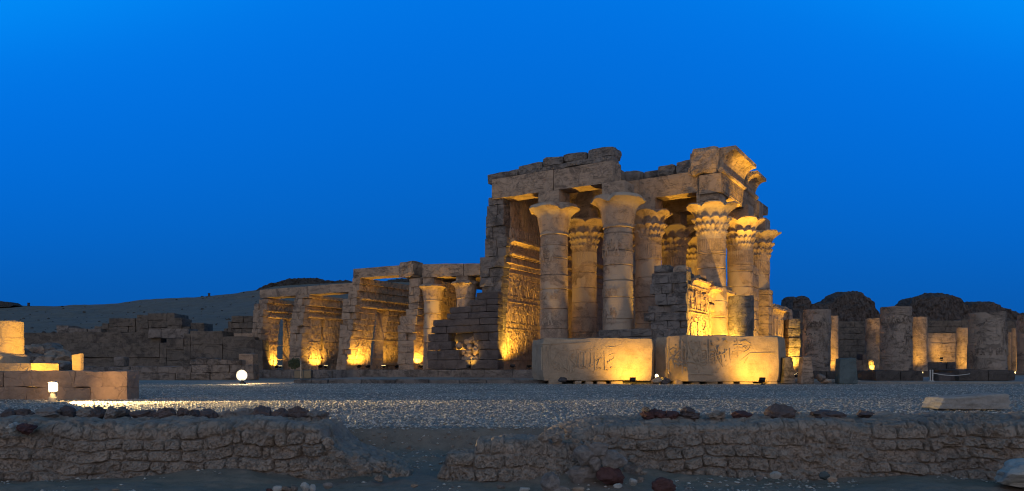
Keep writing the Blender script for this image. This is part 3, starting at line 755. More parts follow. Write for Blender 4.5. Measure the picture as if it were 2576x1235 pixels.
# farther screen wall
xs2 = 10.0; y0 = ly(1942, xs2); y1 = ly(1979, xs2); zt = lz(771, xs2, y0 + 1)
sc2 = thing('screen_wall', 'glowing screen wall with panel frames between the square pier and the sloping wall end', 'screen wall', (xs2, y0, FLOOR), TF)
m = MB(); m.rough(xs2 - .8, xs2, y0, y1, FLOOR, zt, (4, 16, 12), .04, .05, 1.2, 3); part('carved_face', m, M_carved, sc2)
m = MB()
for q in (.08, .30, .62, .86): m.rough(xs2 - .1, xs2 + .09, y0 + (y1 - y0) * q, y0 + (y1 - y0) * q + .4, FLOOR, zt - .9, (2, 2, 8), .02, .03, 1, 3)
part('door_frame', m, M_carved, sc2)
cornice(sc2, xs2 - .02, 1, y0, y1, zt - .85, zt - .1, .32, .5, 30, 5, M_carved)
m = MB(); m.rough(xs2 - .7, xs2 + .2, y0 + .2, y1 - .4, zt - .11, zt + .18, (4, 12, 2), .1, .05, 2, 4); part('broken_top', m, M_sand, sc2)
an = thing('wall_end', 'sloping broken wall end past the glowing screen wall, pale stone', 'wall', (xs2, y1, FLOOR), TF)
m = MB(); z = 0.0
while z < lz(778, xs2, y1):
    py = HY - (z - EYE) * F / (OY - xs2 * SA + y1 * CA); xr = lx(ipx({776: 1983, 830: 1987, 870: 1994, 965: 2001}.items(), py), y1 + .05)
    m.rough(xs2 - .6, xr, y1 + .04 + .05 * random.random(), y1 + 1.5, z + .003, z + .56, (4, 4, 3), .05, .06, 1.4, int(z * 9)); z += .563
part('wall_blocks', m, M_sand, an)
# dark round stump in front of the gateway
def stump(name, label, px, d, rpx_top, rpx_bot, ptop, zb, mat=M_col, seed=0, cat='column stump', group=None, plinth=None, pm=None, n=26, frame=WORLD, lean=0.0, carve=None):
    X = GX(px, d); rt, rb = rpx_top * d / F, rpx_bot * d / F; zt = Zp(ptop, d)
    t = thing(name, label, cat, (X, d, zb), group=group)
    pr = []
    for i in range(n + 1):
        q = i / n; pr.append((rb + (rt - rb) * q - (.012 if i % 5 == 3 else 0), zb + (zt - zb) * q))
    m = MB(); m.lathe(X, d, pr, 40, lambda th, r, z: (dent(seed, .035)(th, r, z)[0], z + (.07 * mn.noise(Vector((math.cos(th) * 1.5, math.sin(th) * 1.5, seed))) if z > zt - .02 else 0)))
    m.v = [(x + lean * (z - zb), y, z) for x, y, z in m.v]
    part('shaft', m, mat, t, smooth=40)
    if carve:
        rel_ = lambda s, z, dd_: (lambda th, r: (X + lean * (z - zb) + (r + dd_) * math.sin(th), d - (r + dd_) * math.cos(th), z))(s / rb, rb + (rt - rb) * (z - zb) / (zt - zb))
        relief(t, rel_, carve[0] * rb, carve[1] * rb, carve[2], mat, seed, .03)
    if plinth:
        (pl, pr_, pt, pb) = plinth; dd = d - rb - .25; m = MB(); z0, z1 = Zp(pb, dd), zb + .01
        xa, xb = GX(pl, dd), GX(pr_, dd); k = xa + (xb - xa) * .52
        m.rough(xa, k - .006, dd, d + rb + .3, z0 - .05, z1, (6, 6, 3), .03, .06, 1.2, seed); m.rough(k + .006, xb, dd + .02, d + rb + .3, z0 - .05, z1 - .02, (6, 6, 3), .03, .06, 1.2, seed + 1)
        part('plinth', m, pm or M_plinth, t)
    return t
stump('column_stump', 'dark grey flat-topped column stump behind the carved block, before the gateway', 1864, 43.2, 31, 31.5, 745, FLOOR, M_grey, 4)

# ------------------------------------------------------------------ cross walls of the inner halls
def inner(name, label, left, right, y0, pr, ptop, door, seed, corn, rel, ch=.46):
    xr = lx(ipx(right, HY), y0); y1 = ly(pr, xr)
    t = thing(name, label, 'temple wall', (xr, y0, FLOOR), TF)
    dr = (ly(door[0], xr), ly(door[1], xr), lz(door[2], xr, y0 + 1)) if door else None
    xa, zt = cross_wall(t, left, right, y0, y1 + 2.5, ptop, M_sand, M_carved, dr, ch, (rel, y1) if rel else None, seed, .8, corn)
    if dr:                                                          # frame standing proud around the doorway
        m = MB(); b = xa(2)[1]
        m.rough(b - .2, b + .08, dr[0] - .34, dr[0] - .0, FLOOR, dr[2], (2, 2, 9), .015, .03, 1, 2); m.rough(b - .2, b + .08, dr[1] + .0, dr[1] + .34, FLOOR, dr[2], (2, 2, 9), .015, .03, 1, 3)
        m.rough(b - .35, b + .09, dr[0] - .34, dr[1] + .34, dr[2] + .0, dr[2] + .42, (3, 8, 3), .02, .03, 1, 4); part('door_frame', m, M_carved, t)
    return t, xa, zt, xr, dr
y_ = -.6
w2 = inner('cross_wall', 'temple wall end beside the two bell capitals, its narrow face lit from the ground', {928: 1000, 813: 1000, 776: 1027, 674: 1027}.items(), {928: 1041, 840: 1041, 776: 1052, 674: 1060}.items(), y_, 1085, 700, None, 21, None, [(1.5, 3.2), (3.5, 5.0)], .5)
w3 = inner('cross_wall', 'tall temple wall with ragged block end and dark doorway under the raised roof beam', {928: 845, 760: 861, 735: 880, 699: 888}.items(), {928: 870, 729: 901, 699: 907}.items(), y_, 1000, 699, (925, 955, 780), 23, (5.55, 6.05, .3), [(1.5, 2.9)], .46)
w4 = inner('cross_wall', 'temple wall with smooth patched end and doorway beside the dark bush', {930: 726, 812: 729, 753: 741, 735: 743}.items(), {930: 755, 781: 763, 753: 777, 735: 779}.items(), y_, 846, 742, (803, 812, 802), 25, (5.0, 5.4, .28), [(1.5, 2.8)], .5)
w5 = inner('cross_wall', 'outermost temple wall, pale end and low doorway, farthest along the row of halls', {930: 633, 778: 635, 752: 646}.items(), {930: 647, 781: 663, 752: 675}.items(), y_, 745, 752, (692, 722, 800), 27, (5.15, 5.55, .3), [(1.5, 2.7)], .5)
# far side walls that close the halls
m = MB(); random.seed(3)
fs = thing('side_wall', 'shadowed far wall seen through the temple doorways', 'temple wall', (-15, 13, FLOOR), TF)
for (xa, xb, zt) in ((-26, -21, 4.6), (-21, -15.5, 5.6), (-15.5, -5.5, 6.3)):
    z = FLOOR
    while z < zt:
        x = xa
        while x < xb - .05:
            l = min(1.6 + random.random(), xb - x); m.box(x, x + l - .01, 13, 14.2, z, z + .59, .02, .01); x += l
        z += .6
part('wall_blocks', m, M_sand, fs)
# stone beams spanning the wall ends
def span(label, pa, pb, ta, tb, ba, bb, seed, ya=-.6, yb=.62, mat=M_sand, split=None, group=None):
    xa, xb = lx(pa, ya), lx(pb, ya); t = thing('stone_beam', label, 'stone beam', (xa, 0, lz(ba, xa, ya)), TF, group)
    segs = [(xa, xb)] if not split else [(xa, lx(split, ya) - .012), (lx(split, ya) + .012, xb)]
    for i, (p, q) in enumerate(segs):
        m = MB(); f = lambda x: (x - xa) / (xb - xa)
        m.rough(p, q, ya + .03 * i, yb, 0, 1, (max(5, int((q - p) / .35)), 4, 4), .025, .03, 1.0, seed + i)
        za, zb_ = lz(ba, xa, ya), lz(bb, xb, ya); ua, ub = lz(ta, xa, ya), lz(tb, xb, ya)
        m.v = [(x, y, (za + (zb_ - za) * f(x)) * (1 - z) + (ua + (ub - ua) * f(x)) * z + .0) for x, y, z in m.v]
        part('beam_stone', m, mat, t)
    return t
span('long roof beam of two cracked stones over the two outermost temple walls', 653, 887, 729, 711, 750, 733, 41, split=772)
span('raised roof beam with weathered top, higher than the cracked pair beside it', 888, 1040, 676, 664, 700, 690, 45)
span('roof beam over the bell-capital columns, butting the great wall', 1062, 1206, 664, 662, 698, 692, 49, split=1165)
m = MB(); xa = lx(1012, -.6); m.rough(xa - .3, xa + .9, -.65, .7, lz(700, xa, 0), lz(660, xa, 0), (4, 4, 4), .1, .12, 1.2, 3)
solo('stone_block', m, M_sand, 'squat roof block wedged where two roof beams meet', 'stone block', (xa, 0, lz(700, xa, 0)), TF)
# roof slab of the inner columned hall
m = MB(); m.rough(lx(1072, 4), lx(1207, 4) + .8, 2.6, 12.5, lz(694, -9, 2.6), lz(682, -9, 2.6), (8, 8, 2), .06, .1, 1, 5)
solo('roof_slab', m, M_sand, 'shaded roof slab above the smaller columns of the inner hall', 'roof slab', (-9, 4, 6.6), TF)
# their columns
for (px, y, seed, rp, lab) in ((1088, .0, 3, .66, 'smaller bell-capital column hard against the lit wall end'), (1172, .0, 6, .68, 'smaller bell-capital column with a broad chipped lip next to the great wall'), (1128, 5.0, 9, .66, 'smaller bell-capital column half hidden between two like it')):
    x = lx(px, y); zt = lz({1088: 716, 1172: 708, 1128: 722}[px], x, y)
    t = thing('column', lab, 'column', (x, y, FLOOR), TF, 'columns of the inner hall')
    m = MB(); m.lathe(x, y, shaft_profile(rp, rp * .92, FLOOR, zt - 1.15, 30), 36, dent(seed)); part('shaft', m, M_col, t, smooth=40)
    m = MB(); bell_cap(m, x, y, zt - 1.2, zt, rp * .93, rp * 1.45, seed); part('capital', m, M_sand, t, smooth=50)
    m = MB(); m.rough(x - .5, x + .5, y - .5, y + .5, zt - .01, lz(693, x, y), (3, 3, 2), .03, .05, 1, seed); part('abacus', m, M_sand, t)
# broken outer wall with the glowing niche
nw = thing('broken_wall', 'dark broken wall rising in steps to the great wall, with a glowing rubble niche', 'ruined wall', (lx(1160, -1.5), -1.5, FLOOR), TF)
m = MB(); random.seed(17); yn = -1.5
for (b, t, pa) in ((928, 905, 1073), (905, 880, 1073), (880, 858, 1074), (858, 838, 1074), (838, 820, 1084), (820, 803, 1087), (803, 788, 1122), (788, 772, 1128), (772, 757, 1180), (757, 740, 1196)):
    x = lx(pa, yn); xe = lx(1252, yn); z0, z1 = lz(b, -7, yn), lz(t, -7, yn)
    while x < xe - .05:
        l = min(.9 + random.random() * 1.2, xe - x)
        if xe - x - l < .3: l = xe - x
        p = CX + F * ((OX + (x + l / 2) * CA + yn * SA) / (OY - (x + l / 2) * SA + yn * CA))
        if b > 838 and 1150 < p < 1207: y0_ = yn + .75
        else: y0_ = yn + .12 * random.random()
        m.rough(x + .006, x + l - .006, y0_, yn + (.95 if y0_ > yn + .5 else .65), z0 + .004, z1 - .004, (4, 3, 3), .035, .05, 1.4, int(x * 7 + z0 * 5)); x += l
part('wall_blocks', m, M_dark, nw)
m = MB()
for i in range(26):
    px = 1152 + random.random() * 52; k = random.random(); x = lx(px, yn + .5); m.rock((x, yn + .35 + .35 * k, FLOOR + .1 + k * 2.0), (.28, .25, .22 + .1 * random.random()), i + 300, 2)
part('niche_rubble', m, M_sand, nw)

# ------------------------------------------------------------------ two carved blocks lying in front
def footprint(pts, z0, z1, nz, seg, amp, seed, top_amp=.06, crown=.0):
    """solid with the plan polygon pts (counter-clockwise), rough faces"""
    pl = []
    for i, p in enumerate(pts):
        q = pts[(i + 1) % len(pts)]; k = max(1, int(math.hypot(q[0] - p[0], q[1] - p[1]) / seg))
        for j in range(k): pl.append((p[0] + (q[0] - p[0]) * j / k, p[1] + (q[1] - p[1]) * j / k))
    cx = sum(p[0] for p in pl) / len(pl); cy = sum(p[1] for p in pl) / len(pl); rings = []
    def nz_(p): return mn.noise_vector(Vector(p) * .9 + Vector((seed, 0, 0))) * amp + mn.noise_vector(Vector(p) * 3.1 + Vector((0, seed, 0))) * amp * .45
    for i in range(nz + 1):
        t = i / nz; z = z0 + (z1 - z0) * t; r = []
        ins = .07 * max(0, 1 - t * nz / 1.3) + .05 * max(0, 1 - (1 - t) * nz / 1.2)
        for a, b in pl:
            l = math.hypot(a - cx, b - cy); a2, b2 = a - (a - cx) / l * ins, b - (b - cy) / l * ins
            n_ = nz_((a2, b2, z)); tz = top_amp * (mn.noise(Vector((a * .8, b * .8, seed))) + .5 * mn.noise(Vector((a * 3, b * 3, seed)))) if i == nz else (0 if i else .5 * top_amp * mn.noise(Vector((a * 1.3, b, seed + 9))))
            r.append((a2 + n_.x, b2 + n_.y, z + tz + n_.z * .3))
        rings.append(r)
    last = rings[-1]
    for k in (.92, .6, .2): rings.append([(cx + (a - cx) * k, cy + (b - cy) * k, z1 + .02 + (z - z1) * k) for a, b, z in last])
    m = MB(); m.loft(rings); return m
def px_plane(pa, da, pb, db):
    A, B = Vector((GX(pa, da), da)), Vector((GX(pb, db), db))
    def hit(px, py, out=0.0):
        k = (px - CX) / F; D = B - A; t = (k * A.y - A.x) / (D.x - k * D.y); q = A + D * t; n_ = Vector((D.y, -D.x)).normalized()
        z = EYE + (HY - py) / F * q.y; return (q.x + n_.x * out, q.y + n_.y * out, z)
    return A, B, hit
def big_block(label, pA, pB, left, right, zt, zb, strokes, conv, seed):
    A, B, hit = px_plane(*pA, *pB); L_ = Vector((GX(left[0], left[1]), left[1])); R_ = Vector((GX(right[0], right[1]), right[1]))
    t = thing('carved_block', label, 'stone block', ((A.x + B.x) / 2, A.y + .5, 0), group='carved architrave blocks lying on the gravel')
    m = footprint([(A.x, A.y), (B.x, B.y), (R_.x, R_.y), (R_.x - .3, R_.y + 1.1), (L_.x + .3, L_.y + .6), (L_.x, L_.y)], zb, zt, 9, .22, .045, seed)
    part('block', m, M_block, t)
    m = MB(); kk = 0
    for st in strokes:
        pts = [hit(*conv(a, b), out=.006) for a, b in st]
        m.tube(pts, .032, 5)
    part('relief_carving', m, M_block, t)
    return t, hit
def z3(x, y): return ((1900 + x * .45337) * .6289, (1000 + y * .45337) * .6289)
def z4(x, y): return ((2500 + x * .45337) * .6289, (1000 + y * .45337) * .6289)
def cart(x, y0, y1, w):
    h = w * .7; return [(x - w, y0 + h), (x - w, y1 - h), (x - w * .6, y1), (x + w * .6, y1), (x + w, y1 - h), (x + w, y0 + h), (x + w * .6, y0), (x - w * .6, y0), (x - w, y0 + h)]
def signs(xa, xb, ya, yb, n, seed):
    rr = random.Random(seed); o = []
    for _ in range(n):
        a, b = xa + (xb - xa) * rr.random(), ya + (yb - ya) * rr.random(); k = rr.random(); w_ = 8 + 8 * rr.random()
        o.append([(a, b), (a + w_, b), (a + w_, b + w_ * .7)] if k < .4 else [(a, b), (a, b + w_ * 1.6)] if k < .7 else [(a, b), (a + w_ * .6, b - w_ * .5), (a + w_ * 1.2, b), (a + w_ * .6, b + w_ * .5), (a, b)])
    return o
SA_ = [[(590, 850), (590, 1060)], [(628, 850), (628, 1040)], [(660, 830), (655, 1060)],
    [(680, 880), (720, 870), (735, 900), (700, 950), (690, 1000)], [(675, 905), (740, 950), (800, 1040), (830, 1060)], [(745, 880), (690, 960), (670, 1000), (720, 1040)], [(700, 860), (760, 890), (820, 870)], [(700, 1050), (740, 1000), (760, 1050)],
    [(790, 880), (830, 900), (815, 970), (825, 1050), (815, 1060)], [(840, 890), (870, 880), (870, 910), (845, 925), (840, 960), (880, 1000), (860, 1040)], [(850, 930), (900, 950), (880, 1030)], [(890, 870), (905, 920), (895, 980)],
    cart(940, 898, 1040, 24), cart(998, 895, 1035, 26), [(1050, 950), (1070, 980), (1100, 960), (1080, 1020)], [(1055, 900), (1060, 1060)], [(1100, 890), (1120, 930), (1090, 960)], [(1140, 880), (1150, 1060)], [(1160, 860), (1260, 850)], [(580, 830), (1020, 815)], [(1180, 930), (1230, 910), (1220, 960), (1180, 990)]] + signs(700, 1200, 845, 1070, 40, 5)
SB_ = [[(385, 780), (385, 1090)], [(500, 790), (505, 1090)], [(395, 880), (420, 860), (450, 870), (440, 920), (400, 950), (380, 1000)], [(390, 900), (480, 1000), (550, 1030)], [(480, 880), (420, 960), (440, 1040)], [(440, 1000), (540, 1000), (560, 1050)], [(400, 960), (640, 1000), (840, 920)],
    [(520, 830), (540, 880), (530, 960), (560, 1060)], [(560, 800), (580, 870), (600, 930), (640, 890), (655, 850)], [(570, 860), (610, 880)], [(600, 950), (640, 1000), (620, 1050)], [(640, 940), (660, 1000), (690, 1040)],
    cart(697, 880, 1015, 27), cart(770, 890, 1010, 27), [(800, 880), (820, 930), (880, 910), (905, 880)], [(822, 855), (835, 850), (835, 870), (822, 870), (822, 855)], [(820, 870), (825, 960), (850, 1010), (840, 1040), (800, 1080)], [(850, 930), (860, 1030)], [(925, 870), (930, 1000)],
    [(990, 790), (995, 980)], [(960, 840), (1030, 840)], [(965, 870), (1025, 868)], [(970, 895), (1020, 895)], [(1040, 860), (1060, 850), (1075, 860), (1060, 872), (1040, 862)], [(1050, 900), (1090, 880), (1110, 830), (1060, 800), (1020, 810)], [(930, 1040), (1100, 910), (1320, 905)], [(1050, 1000), (1080, 950)], [(360, 860), (370, 1050)], [(870, 800), (890, 790), (905, 810)], [(660, 800), (670, 860), (660, 930)], [(740, 790), (745, 1020)], [(560, 1090), (780, 1100)]] + signs(420, 1000, 790, 1060, 60, 6) + signs(682, 712, 900, 1000, 7, 7) + signs(755, 785, 905, 1000, 7, 8)
bA, hitA = big_block('huge carved block with two plain oval rings in relief and a broken glowing end', (1366, 34.6), (1640, 34.2), (1338, 36.4), (1648, 36.3), Zp(853, 34.6), Zp(957, 34.4), SA_, z3, 3)
bB, hitB = big_block('longer huge carved block with figures and an eye in relief beneath the screen wall', (1730, 34.2), (1958, 34.6), (1650, 35.7), (1976, 36.4), Zp(845, 34.4), Zp(959, 34.4), SB_, z4, 8)
k = 0
SUP = ['flat', 'squared', 'broken', 'split', 'small', 'low', 'round-edged', 'wedge-shaped']
for (pa, pb, ty, bl) in ((1379, 1413, 953, 'A'), (1443, 1462, 956, 'A'), (1470, 1490, 957, 'A'), (1500, 1525, 957, 'A'), (1535, 1565, 957, 'A'), (1694, 1715, 953, 'B'), (1735, 1756, 957, 'B'), (1772, 1800, 957, 'B'), (1812, 1840, 957, 'B'), (1855, 1888, 958, 'B'), (1925, 1950, 957, 'B')):
    d = 34.9; m = MB(); m.rough(GX(pa, d), GX(pb, d), d - .35, d + .6, -.06, Zp(ty, d) - .02, (4, 4, 3), .05, .06, 2, k + 60)
    side = {'A': 'the oval-ring block', 'B': 'the longer carved block'}[bl]
    solo('support_stone', m, M_block, f'{SUP[k % 8]} support stone under {side}, number {k % 6 + 1 if bl == "A" else k - 4} from its shaded end', 'support stone', (GX(pa, d), d, 0), group='support stones under the carved blocks'); k += 1

# leaning slabs and boulders beside them
def leaning(label, tl, tr, bl, br, d, thick, mat, seed, cat='stone slab'):
    p = [Vector(P(*bl, d)), Vector(P(*br, d)), Vector(P(*tr, d + .15)), Vector(P(*tl, d + .15))]
    m = MB(); m.rough(0, 1, 0, 1, 0, 1, (5, 4, 7), .02, .06, 2.2, seed); o = []
    for x, y, z in m.v:
        q = p[0].lerp(p[1], x).lerp(p[3].lerp(p[2], x), z); o.append((q.x, q.y + y * thick, q.z))
    m.v = o; return solo('stone_slab', m, mat, label, cat, (p[0].x, d, 0))
leaning('dark upright slab leaning against the end of the longer carved block', (1974, 898), (1994, 898), (1971, 965), (2002, 966), 34.6, .5, M_grey, 1)
leaning('pale tapering upright slab between the dark leaning slab and two boulders', (2020, 897), (2041, 897), (2014, 966), (2050, 967), 34.3, .45, M_sand, 2)
leaning('broad greenish grey slab standing alone at the gravel edge', (2113, 901), (2154, 899), (2111, 966), (2160, 966), 34.2, .5, M_teal, 3)
for i, (x, y, rx, ry, lab) in enumerate(((2065, 950, 11, 12, 'grey boulder behind the tan one near the tapering slab'), (2078, 959, 15, 7, 'low tan boulder in front of the grey one near the greenish slab'), (1652, 958, 15, 11, 'boulder in the gap between the two carved blocks'), (1672, 959, 17, 10, 'darker boulder tucked under the shaded end of the longer block'), (1415, 955, 12, 7, 'lump of rock under the shaded end of the oval-ring block'))):
    d = 34.0; m = MB(); m.rock(P(x, y, d), (rx * d / F, .3, ry * d / F), i + 40, 3); solo('boulder', m, (M_grey, M_sand, M_block, M_dark, M_dark)[i], lab, 'boulder', (GX(x, d), d, 0))

# ------------------------------------------------------------------ court of column stumps
m = MB(); m.box(12.5, 70, 35.2, 84, -.3, .10, .02); solo('court_paving', m, M_pave, 'smooth grey paving of the column court', 'paving', (20, 40, 0), kind='structure')
for (px, d, rt, rb, pt, zb, pl, lab, sd, ln) in (
    (2053, 42, 33, 33.5, 780, Zp(934, 42), (2048, 2110, 934, 958), 'broad dark column stump nearest the temple facade, slim lit column at its side', 1, .015),
    (2254, 38.5, 36, 38, 773, Zp(932, 38.5), (2203, 2324, 932, 958), 'tallest broad column stump on a wide dark plinth, between two glowing slim columns', 2, .0),
    (2483, 38, 41, 44, 787, Zp(930, 38), (2413, 2555, 931, 956), 'widest pale column stump with a carved standing figure by the picture edge', 3, .005),
    (2590, 44, 26, 27, 792, .5, None, 'column stump cut by the frame edge beside four slim lit columns', 4, 0)):
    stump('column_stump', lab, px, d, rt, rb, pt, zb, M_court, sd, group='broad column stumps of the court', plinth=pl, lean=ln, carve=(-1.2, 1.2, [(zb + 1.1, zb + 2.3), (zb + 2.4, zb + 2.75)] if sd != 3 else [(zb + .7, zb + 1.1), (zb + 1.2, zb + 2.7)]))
for (px, d, r, pt, lab, sd) in ((2094, 56, 14, 795, 'slim glowing column half hidden by the broad stump nearest the facade', 11), (2197, 62, 18.5, 802, 'slim glowing column standing free with a short lamp post at its foot', 12), (2312, 60, 18.5, 798, 'slim lit column touching the tallest broad stump, lamp at its foot', 13), (2424, 63, 17, 825, 'slim amber column between the lit wall panel and the widest stump', 14),
    (2535, 74, 8, 838, 'thinnest looking column, first of the row of four slim columns', 15), (2545, 70, 8.5, 836, 'second of the row of four slim columns', 16), (2555, 66, 9, 826, 'third of the row of four slim columns', 17), (2569, 62, 11, 806, 'tallest and last of the row of four slim columns', 18)):
    stump('slim_column', lab, px, d, r, r * 1.05, pt, .55, M_sand, sd, 'column', 'slim lit columns of the court', plinth=(px - r * 1.5, px + r * 1.5, 935, 950) if px < 2500 else None)
def blockwall(name, label, prof, pyb, d, depth, ch, mat, cat='ruined wall', bl=1.6, amp=.04, seed=0, rough=True, group=None):
    """free wall of coursed blocks; prof = [(px, py of top)...] steps held to the next px"""
    random.seed(seed + 900); zb = Zp(pyb, d); t = thing(name, label, cat, (GX((prof[0][0] + prof[-1][0]) / 2, d), d, zb), group=group)
    m = MB()
    for (pa, ta), (pb, _) in zip(prof, prof[1:]):
        xa, xb, zt = GX(pa, d), GX(pb, d), Zp(ta, d); z = zb; nrow = max(1, round((zt - zb) / ch)); h = (zt - zb) / nrow
        for r_ in range(nrow):
            x = xa
            while x < xb - .02:
                l = min(bl * (.6 + .8 * random.random()), xb - x)
                if xb - x - l < bl * .35: l = xb - x
                e = .10 * random.random()
                if rough: m.rough(x + .002, x + l - .002, d + e, d + depth, z + .001, z + h - .001, (5, 3, 4), amp * 1.4, .03, 1.2, seed + int(x * 5 + z * 9))
                else: m.box(x + .006, x + l - .006, d + e, d + depth, z + .003, z + h - .003, .025, .015)
                x += l
            z += h
    part('wall_blocks', m, mat, t); return t
blockwall('enclosure_wall', 'long dark enclosure wall behind the court columns', [(1984, 800), (2100, 808), (2330, 806), (2420, 803), (2470, 806), (2640, 801), (2700, 801)], 945, 76, 1.5, .6, M_far, 'enclosure wall', 2.2, seed=1, rough=False)
w_ = blockwall('carved_wall', 'dim carved wall panel, lit amber along its foot, behind the slim columns', [(2328, 838), (2408, 838)], 912, 70, 1.2, .9, M_sand, 'carved wall', 2.4, seed=2)
blockwall('low_wall', 'low dark block bench under the lit wall panel', [(2322, 911), (2412, 911)], 945, 68, 1.2, .6, M_dark, 'low wall', 1.5, seed=3)
blockwall('court_wall', 'dark brown wall strip beside the facade end', [(1984, 802), (2014, 802)], 945, 58, 1.2, .8, M_grey, 'wall', 1.2, seed=4)
blockwall('low_wall', 'low broken footing stones behind the greenish slab', [(2150, 905), (2170, 890), (2182, 905), (2200, 918)], 945, 60, 1.0, .5, M_dark, 'low wall', .8, seed=5)
m = MB(); d = 37.2; m.rough(GX(2361, d), GX(2412, d), d, d + .9, .06, Zp(938, d), (6, 4, 3), .03, .06, 1.3, 5); solo('stone_block', m, M_dark, 'low dark block butting the plinth of the widest stump', 'stone block', (GX(2390, d), d, .1))
rp = thing('rope_barrier', 'white rope barrier on two short posts near the widest stump', 'rope barrier', (GX(2342, 36), 36, .1))
for px in (2340, 2346):
    m = MB(); x = GX(px, 36); m.lathe(x, 36, [(.03, .1), (.03, .62), (.04, .63), (.02, .66)], 10); m.lathe(x, 36, [(.09, .1), (.08, .12), (.03, .14)], 10); part('post', m, M_rope, rp)
m = MB(); a, b = Vector((GX(2346, 36), 36, .5)), Vector((GX(2440, 36.6), 36.6, .46)); m.tube([a.lerp(b, i / 12) - Vector((0, 0, .10 * math.sin(math.pi * i / 12))) for i in range(13)], .018); part('rope', m, M_rope, rp)

# ------------------------------------------------------------------ mud ruins and hills on the skyline
def mound(name, label, cat, outline, pyb, d, depth, mat, amp=.5, seed=0, nx=110, kind=None):
    nx = int(nx * 1.6); amp *= .62
    pxs = np.linspace(outline[0][0], outline[-1][0], nx); top = np.interp(pxs, [p for p, _ in outline], [q for _, q in outline])
    nt_ = 54; X = np.zeros((nt_, nx)); Y = X.copy(); Z = X.copy(); zb = Zp(pyb, d)
    for j in range(nt_):
        t = j / (nt_ - 1)
        for i, px in enumerate(pxs):
            x = GX(px, d + depth * .35); H = Zp(top[i], d + depth * .35) - zb
            if t < .55: yy = d + depth * .22 * (t / .55) ; zz = H * (t / .55) ** .8 * .96
            elif t < .75: q = (t - .55) / .2; yy = d + depth * (.22 + .4 * q); zz = H * (.96 + .04 * math.sin(q * math.pi))
            else: q = (t - .75) / .25; yy = d + depth * (.62 + .38 * q); zz = H * .96 * (1 - q)
            v = mn.noise_vector(Vector((x * .5, yy * .5, zz * .5 + seed))) * amp + mn.noise_vector(Vector((x * 1.6, yy * 1.6, zz * 1.6 + seed))) * amp * .55 + mn.noise_vector(Vector((x * 4, yy * 4, zz * 6 + seed))) * amp * .34 + mn.noise_vector(Vector((x * 9, yy * 9, zz * 9 + seed))) * amp * .2
            vd = mn.voronoi(Vector((x * 1.1, yy * 1.1, zz * 1.8 + seed)))[0]; v = v + Vector((0, .55, -.1)) * (min(.5, vd[0]) * 1.3 - .3)
            e = min(1, H / 1.5); X[j, i] = x + v.x * e * .5; Y[j, i] = yy + v.y; Z[j, i] = zb + zz + v.z * e * (.5 if t < .9 else 0) * (1 if t > .1 else 0)
    kw = dict(label=label, cat=cat, smooth=False)
    if kind: kw['kind'] = kind
    return grid_obj(name, X, Y, Z, mat, **kw)
mound('mud_brick_ruin', 'dark eroded mud brick ruin with a square stub and a domed lump behind the court', 'ruin', [(1975, 800), (1983, 767), (1989, 743), (2024, 744), (2029, 763), (2060, 760), (2087, 756), (2090, 747), (2111, 734), (2156, 731), (2176, 746), (2184, 754), (2187, 773), (2198, 778), (2204, 800)], 940, 92, 12, M_mound, .9, 1, 150)
mound('mud_brick_ruin', 'wide rounded dark mud brick ruin behind the tallest broad stump', 'ruin', [(2270, 800), (2278, 766), (2288, 750), (2329, 739), (2368, 736), (2397, 743), (2406, 757), (2428, 766), (2434, 800)], 940, 92, 12, M_mound, .9, 2, 130)
mound('mud_brick_ruin', 'lower sloping dark mud brick ruin descending to the court edge', 'ruin', [(2422, 800), (2430, 760), (2455, 756), (2483, 757), (2511, 768), (2539, 781), (2556, 788), (2566, 798), (2572, 792), (2590, 786), (2620, 790), (2650, 800)], 940, 94, 12, M_mound, .8, 3, 130)
hp = [(-700, 772), (-200, 770), (0, 768), (200, 766), (300, 761), (400, 751), (520, 742), (590, 736), (650, 727), (700, 716), (760, 711), (890, 708), (1000, 703), (1060, 703), (1150, 720), (1300, 790), (1500, 890), (1600, 930)]
hd = np.concatenate([np.linspace(78, 205, 70), np.linspace(215, 420, 12)]); hx = np.linspace(-700, 1600, 180)
HX, HDm = np.meshgrid(hx, hd); XX = (HX - CX) / F * HDm
ridge = np.interp(HX, [a for a, _ in hp], [b for _, b in hp]); ZR = (HY - ridge) / F * 200 + EYE
tt = np.clip((HDm - 78) / 122, 0, 1); prof = np.where(HDm <= 205, .12 * np.minimum(tt * 6, 1) + .88 * (tt ** 1.15), 1 - sstep(205, 420, HDm) * .9)
ZZ = ZR * prof - .2 + fbm(XX * .06, HDm * .06, 3) * 2.2 * prof * (1 - .6 * (tt > .9)) + fbm(XX * .5, HDm * .5, 6) * .5 * prof
grid_obj('hill', XX, HDm, ZZ, M_hill, kind='structure', label='bare desert hill rising behind the ruins', cat='hill')
def hill_pick(n):
    i = rng.integers(2, 66, n); j = rng.integers(25, 125, n); return XX[i, j] + rng.normal(0, .8, n), HDm[i, j], ZZ[i, j]
hsx, hsy, hsz = hill_pick(650)
mb = MB()
for a_, b_, c_ in zip(hsx, hsy, hsz):
    r_ = .06 + .24 * random.random() ** 4; mb.box(a_ - r_, a_ + r_, b_ - r_, b_ + r_, c_ - .3, c_ + r_ * .8, r_ * .5, r_ * .25, random.random() * 3)
solo('hill_stones', mb, M_outcrop, 'dark stones strewn over the desert hill slope', 'stones', (0, 100, 0), kind='stuff')
mound('rocky_outcrop', 'dark rocky crest on the desert hill above the roof beams', 'outcrop', [(655, 729), (675, 717), (700, 710), (725, 703), (760, 700), (800, 700), (822, 707), (850, 709), (870, 705), (893, 711), (905, 722)], 740, 196, 16, M_outcrop, 1.3, 7, 130)
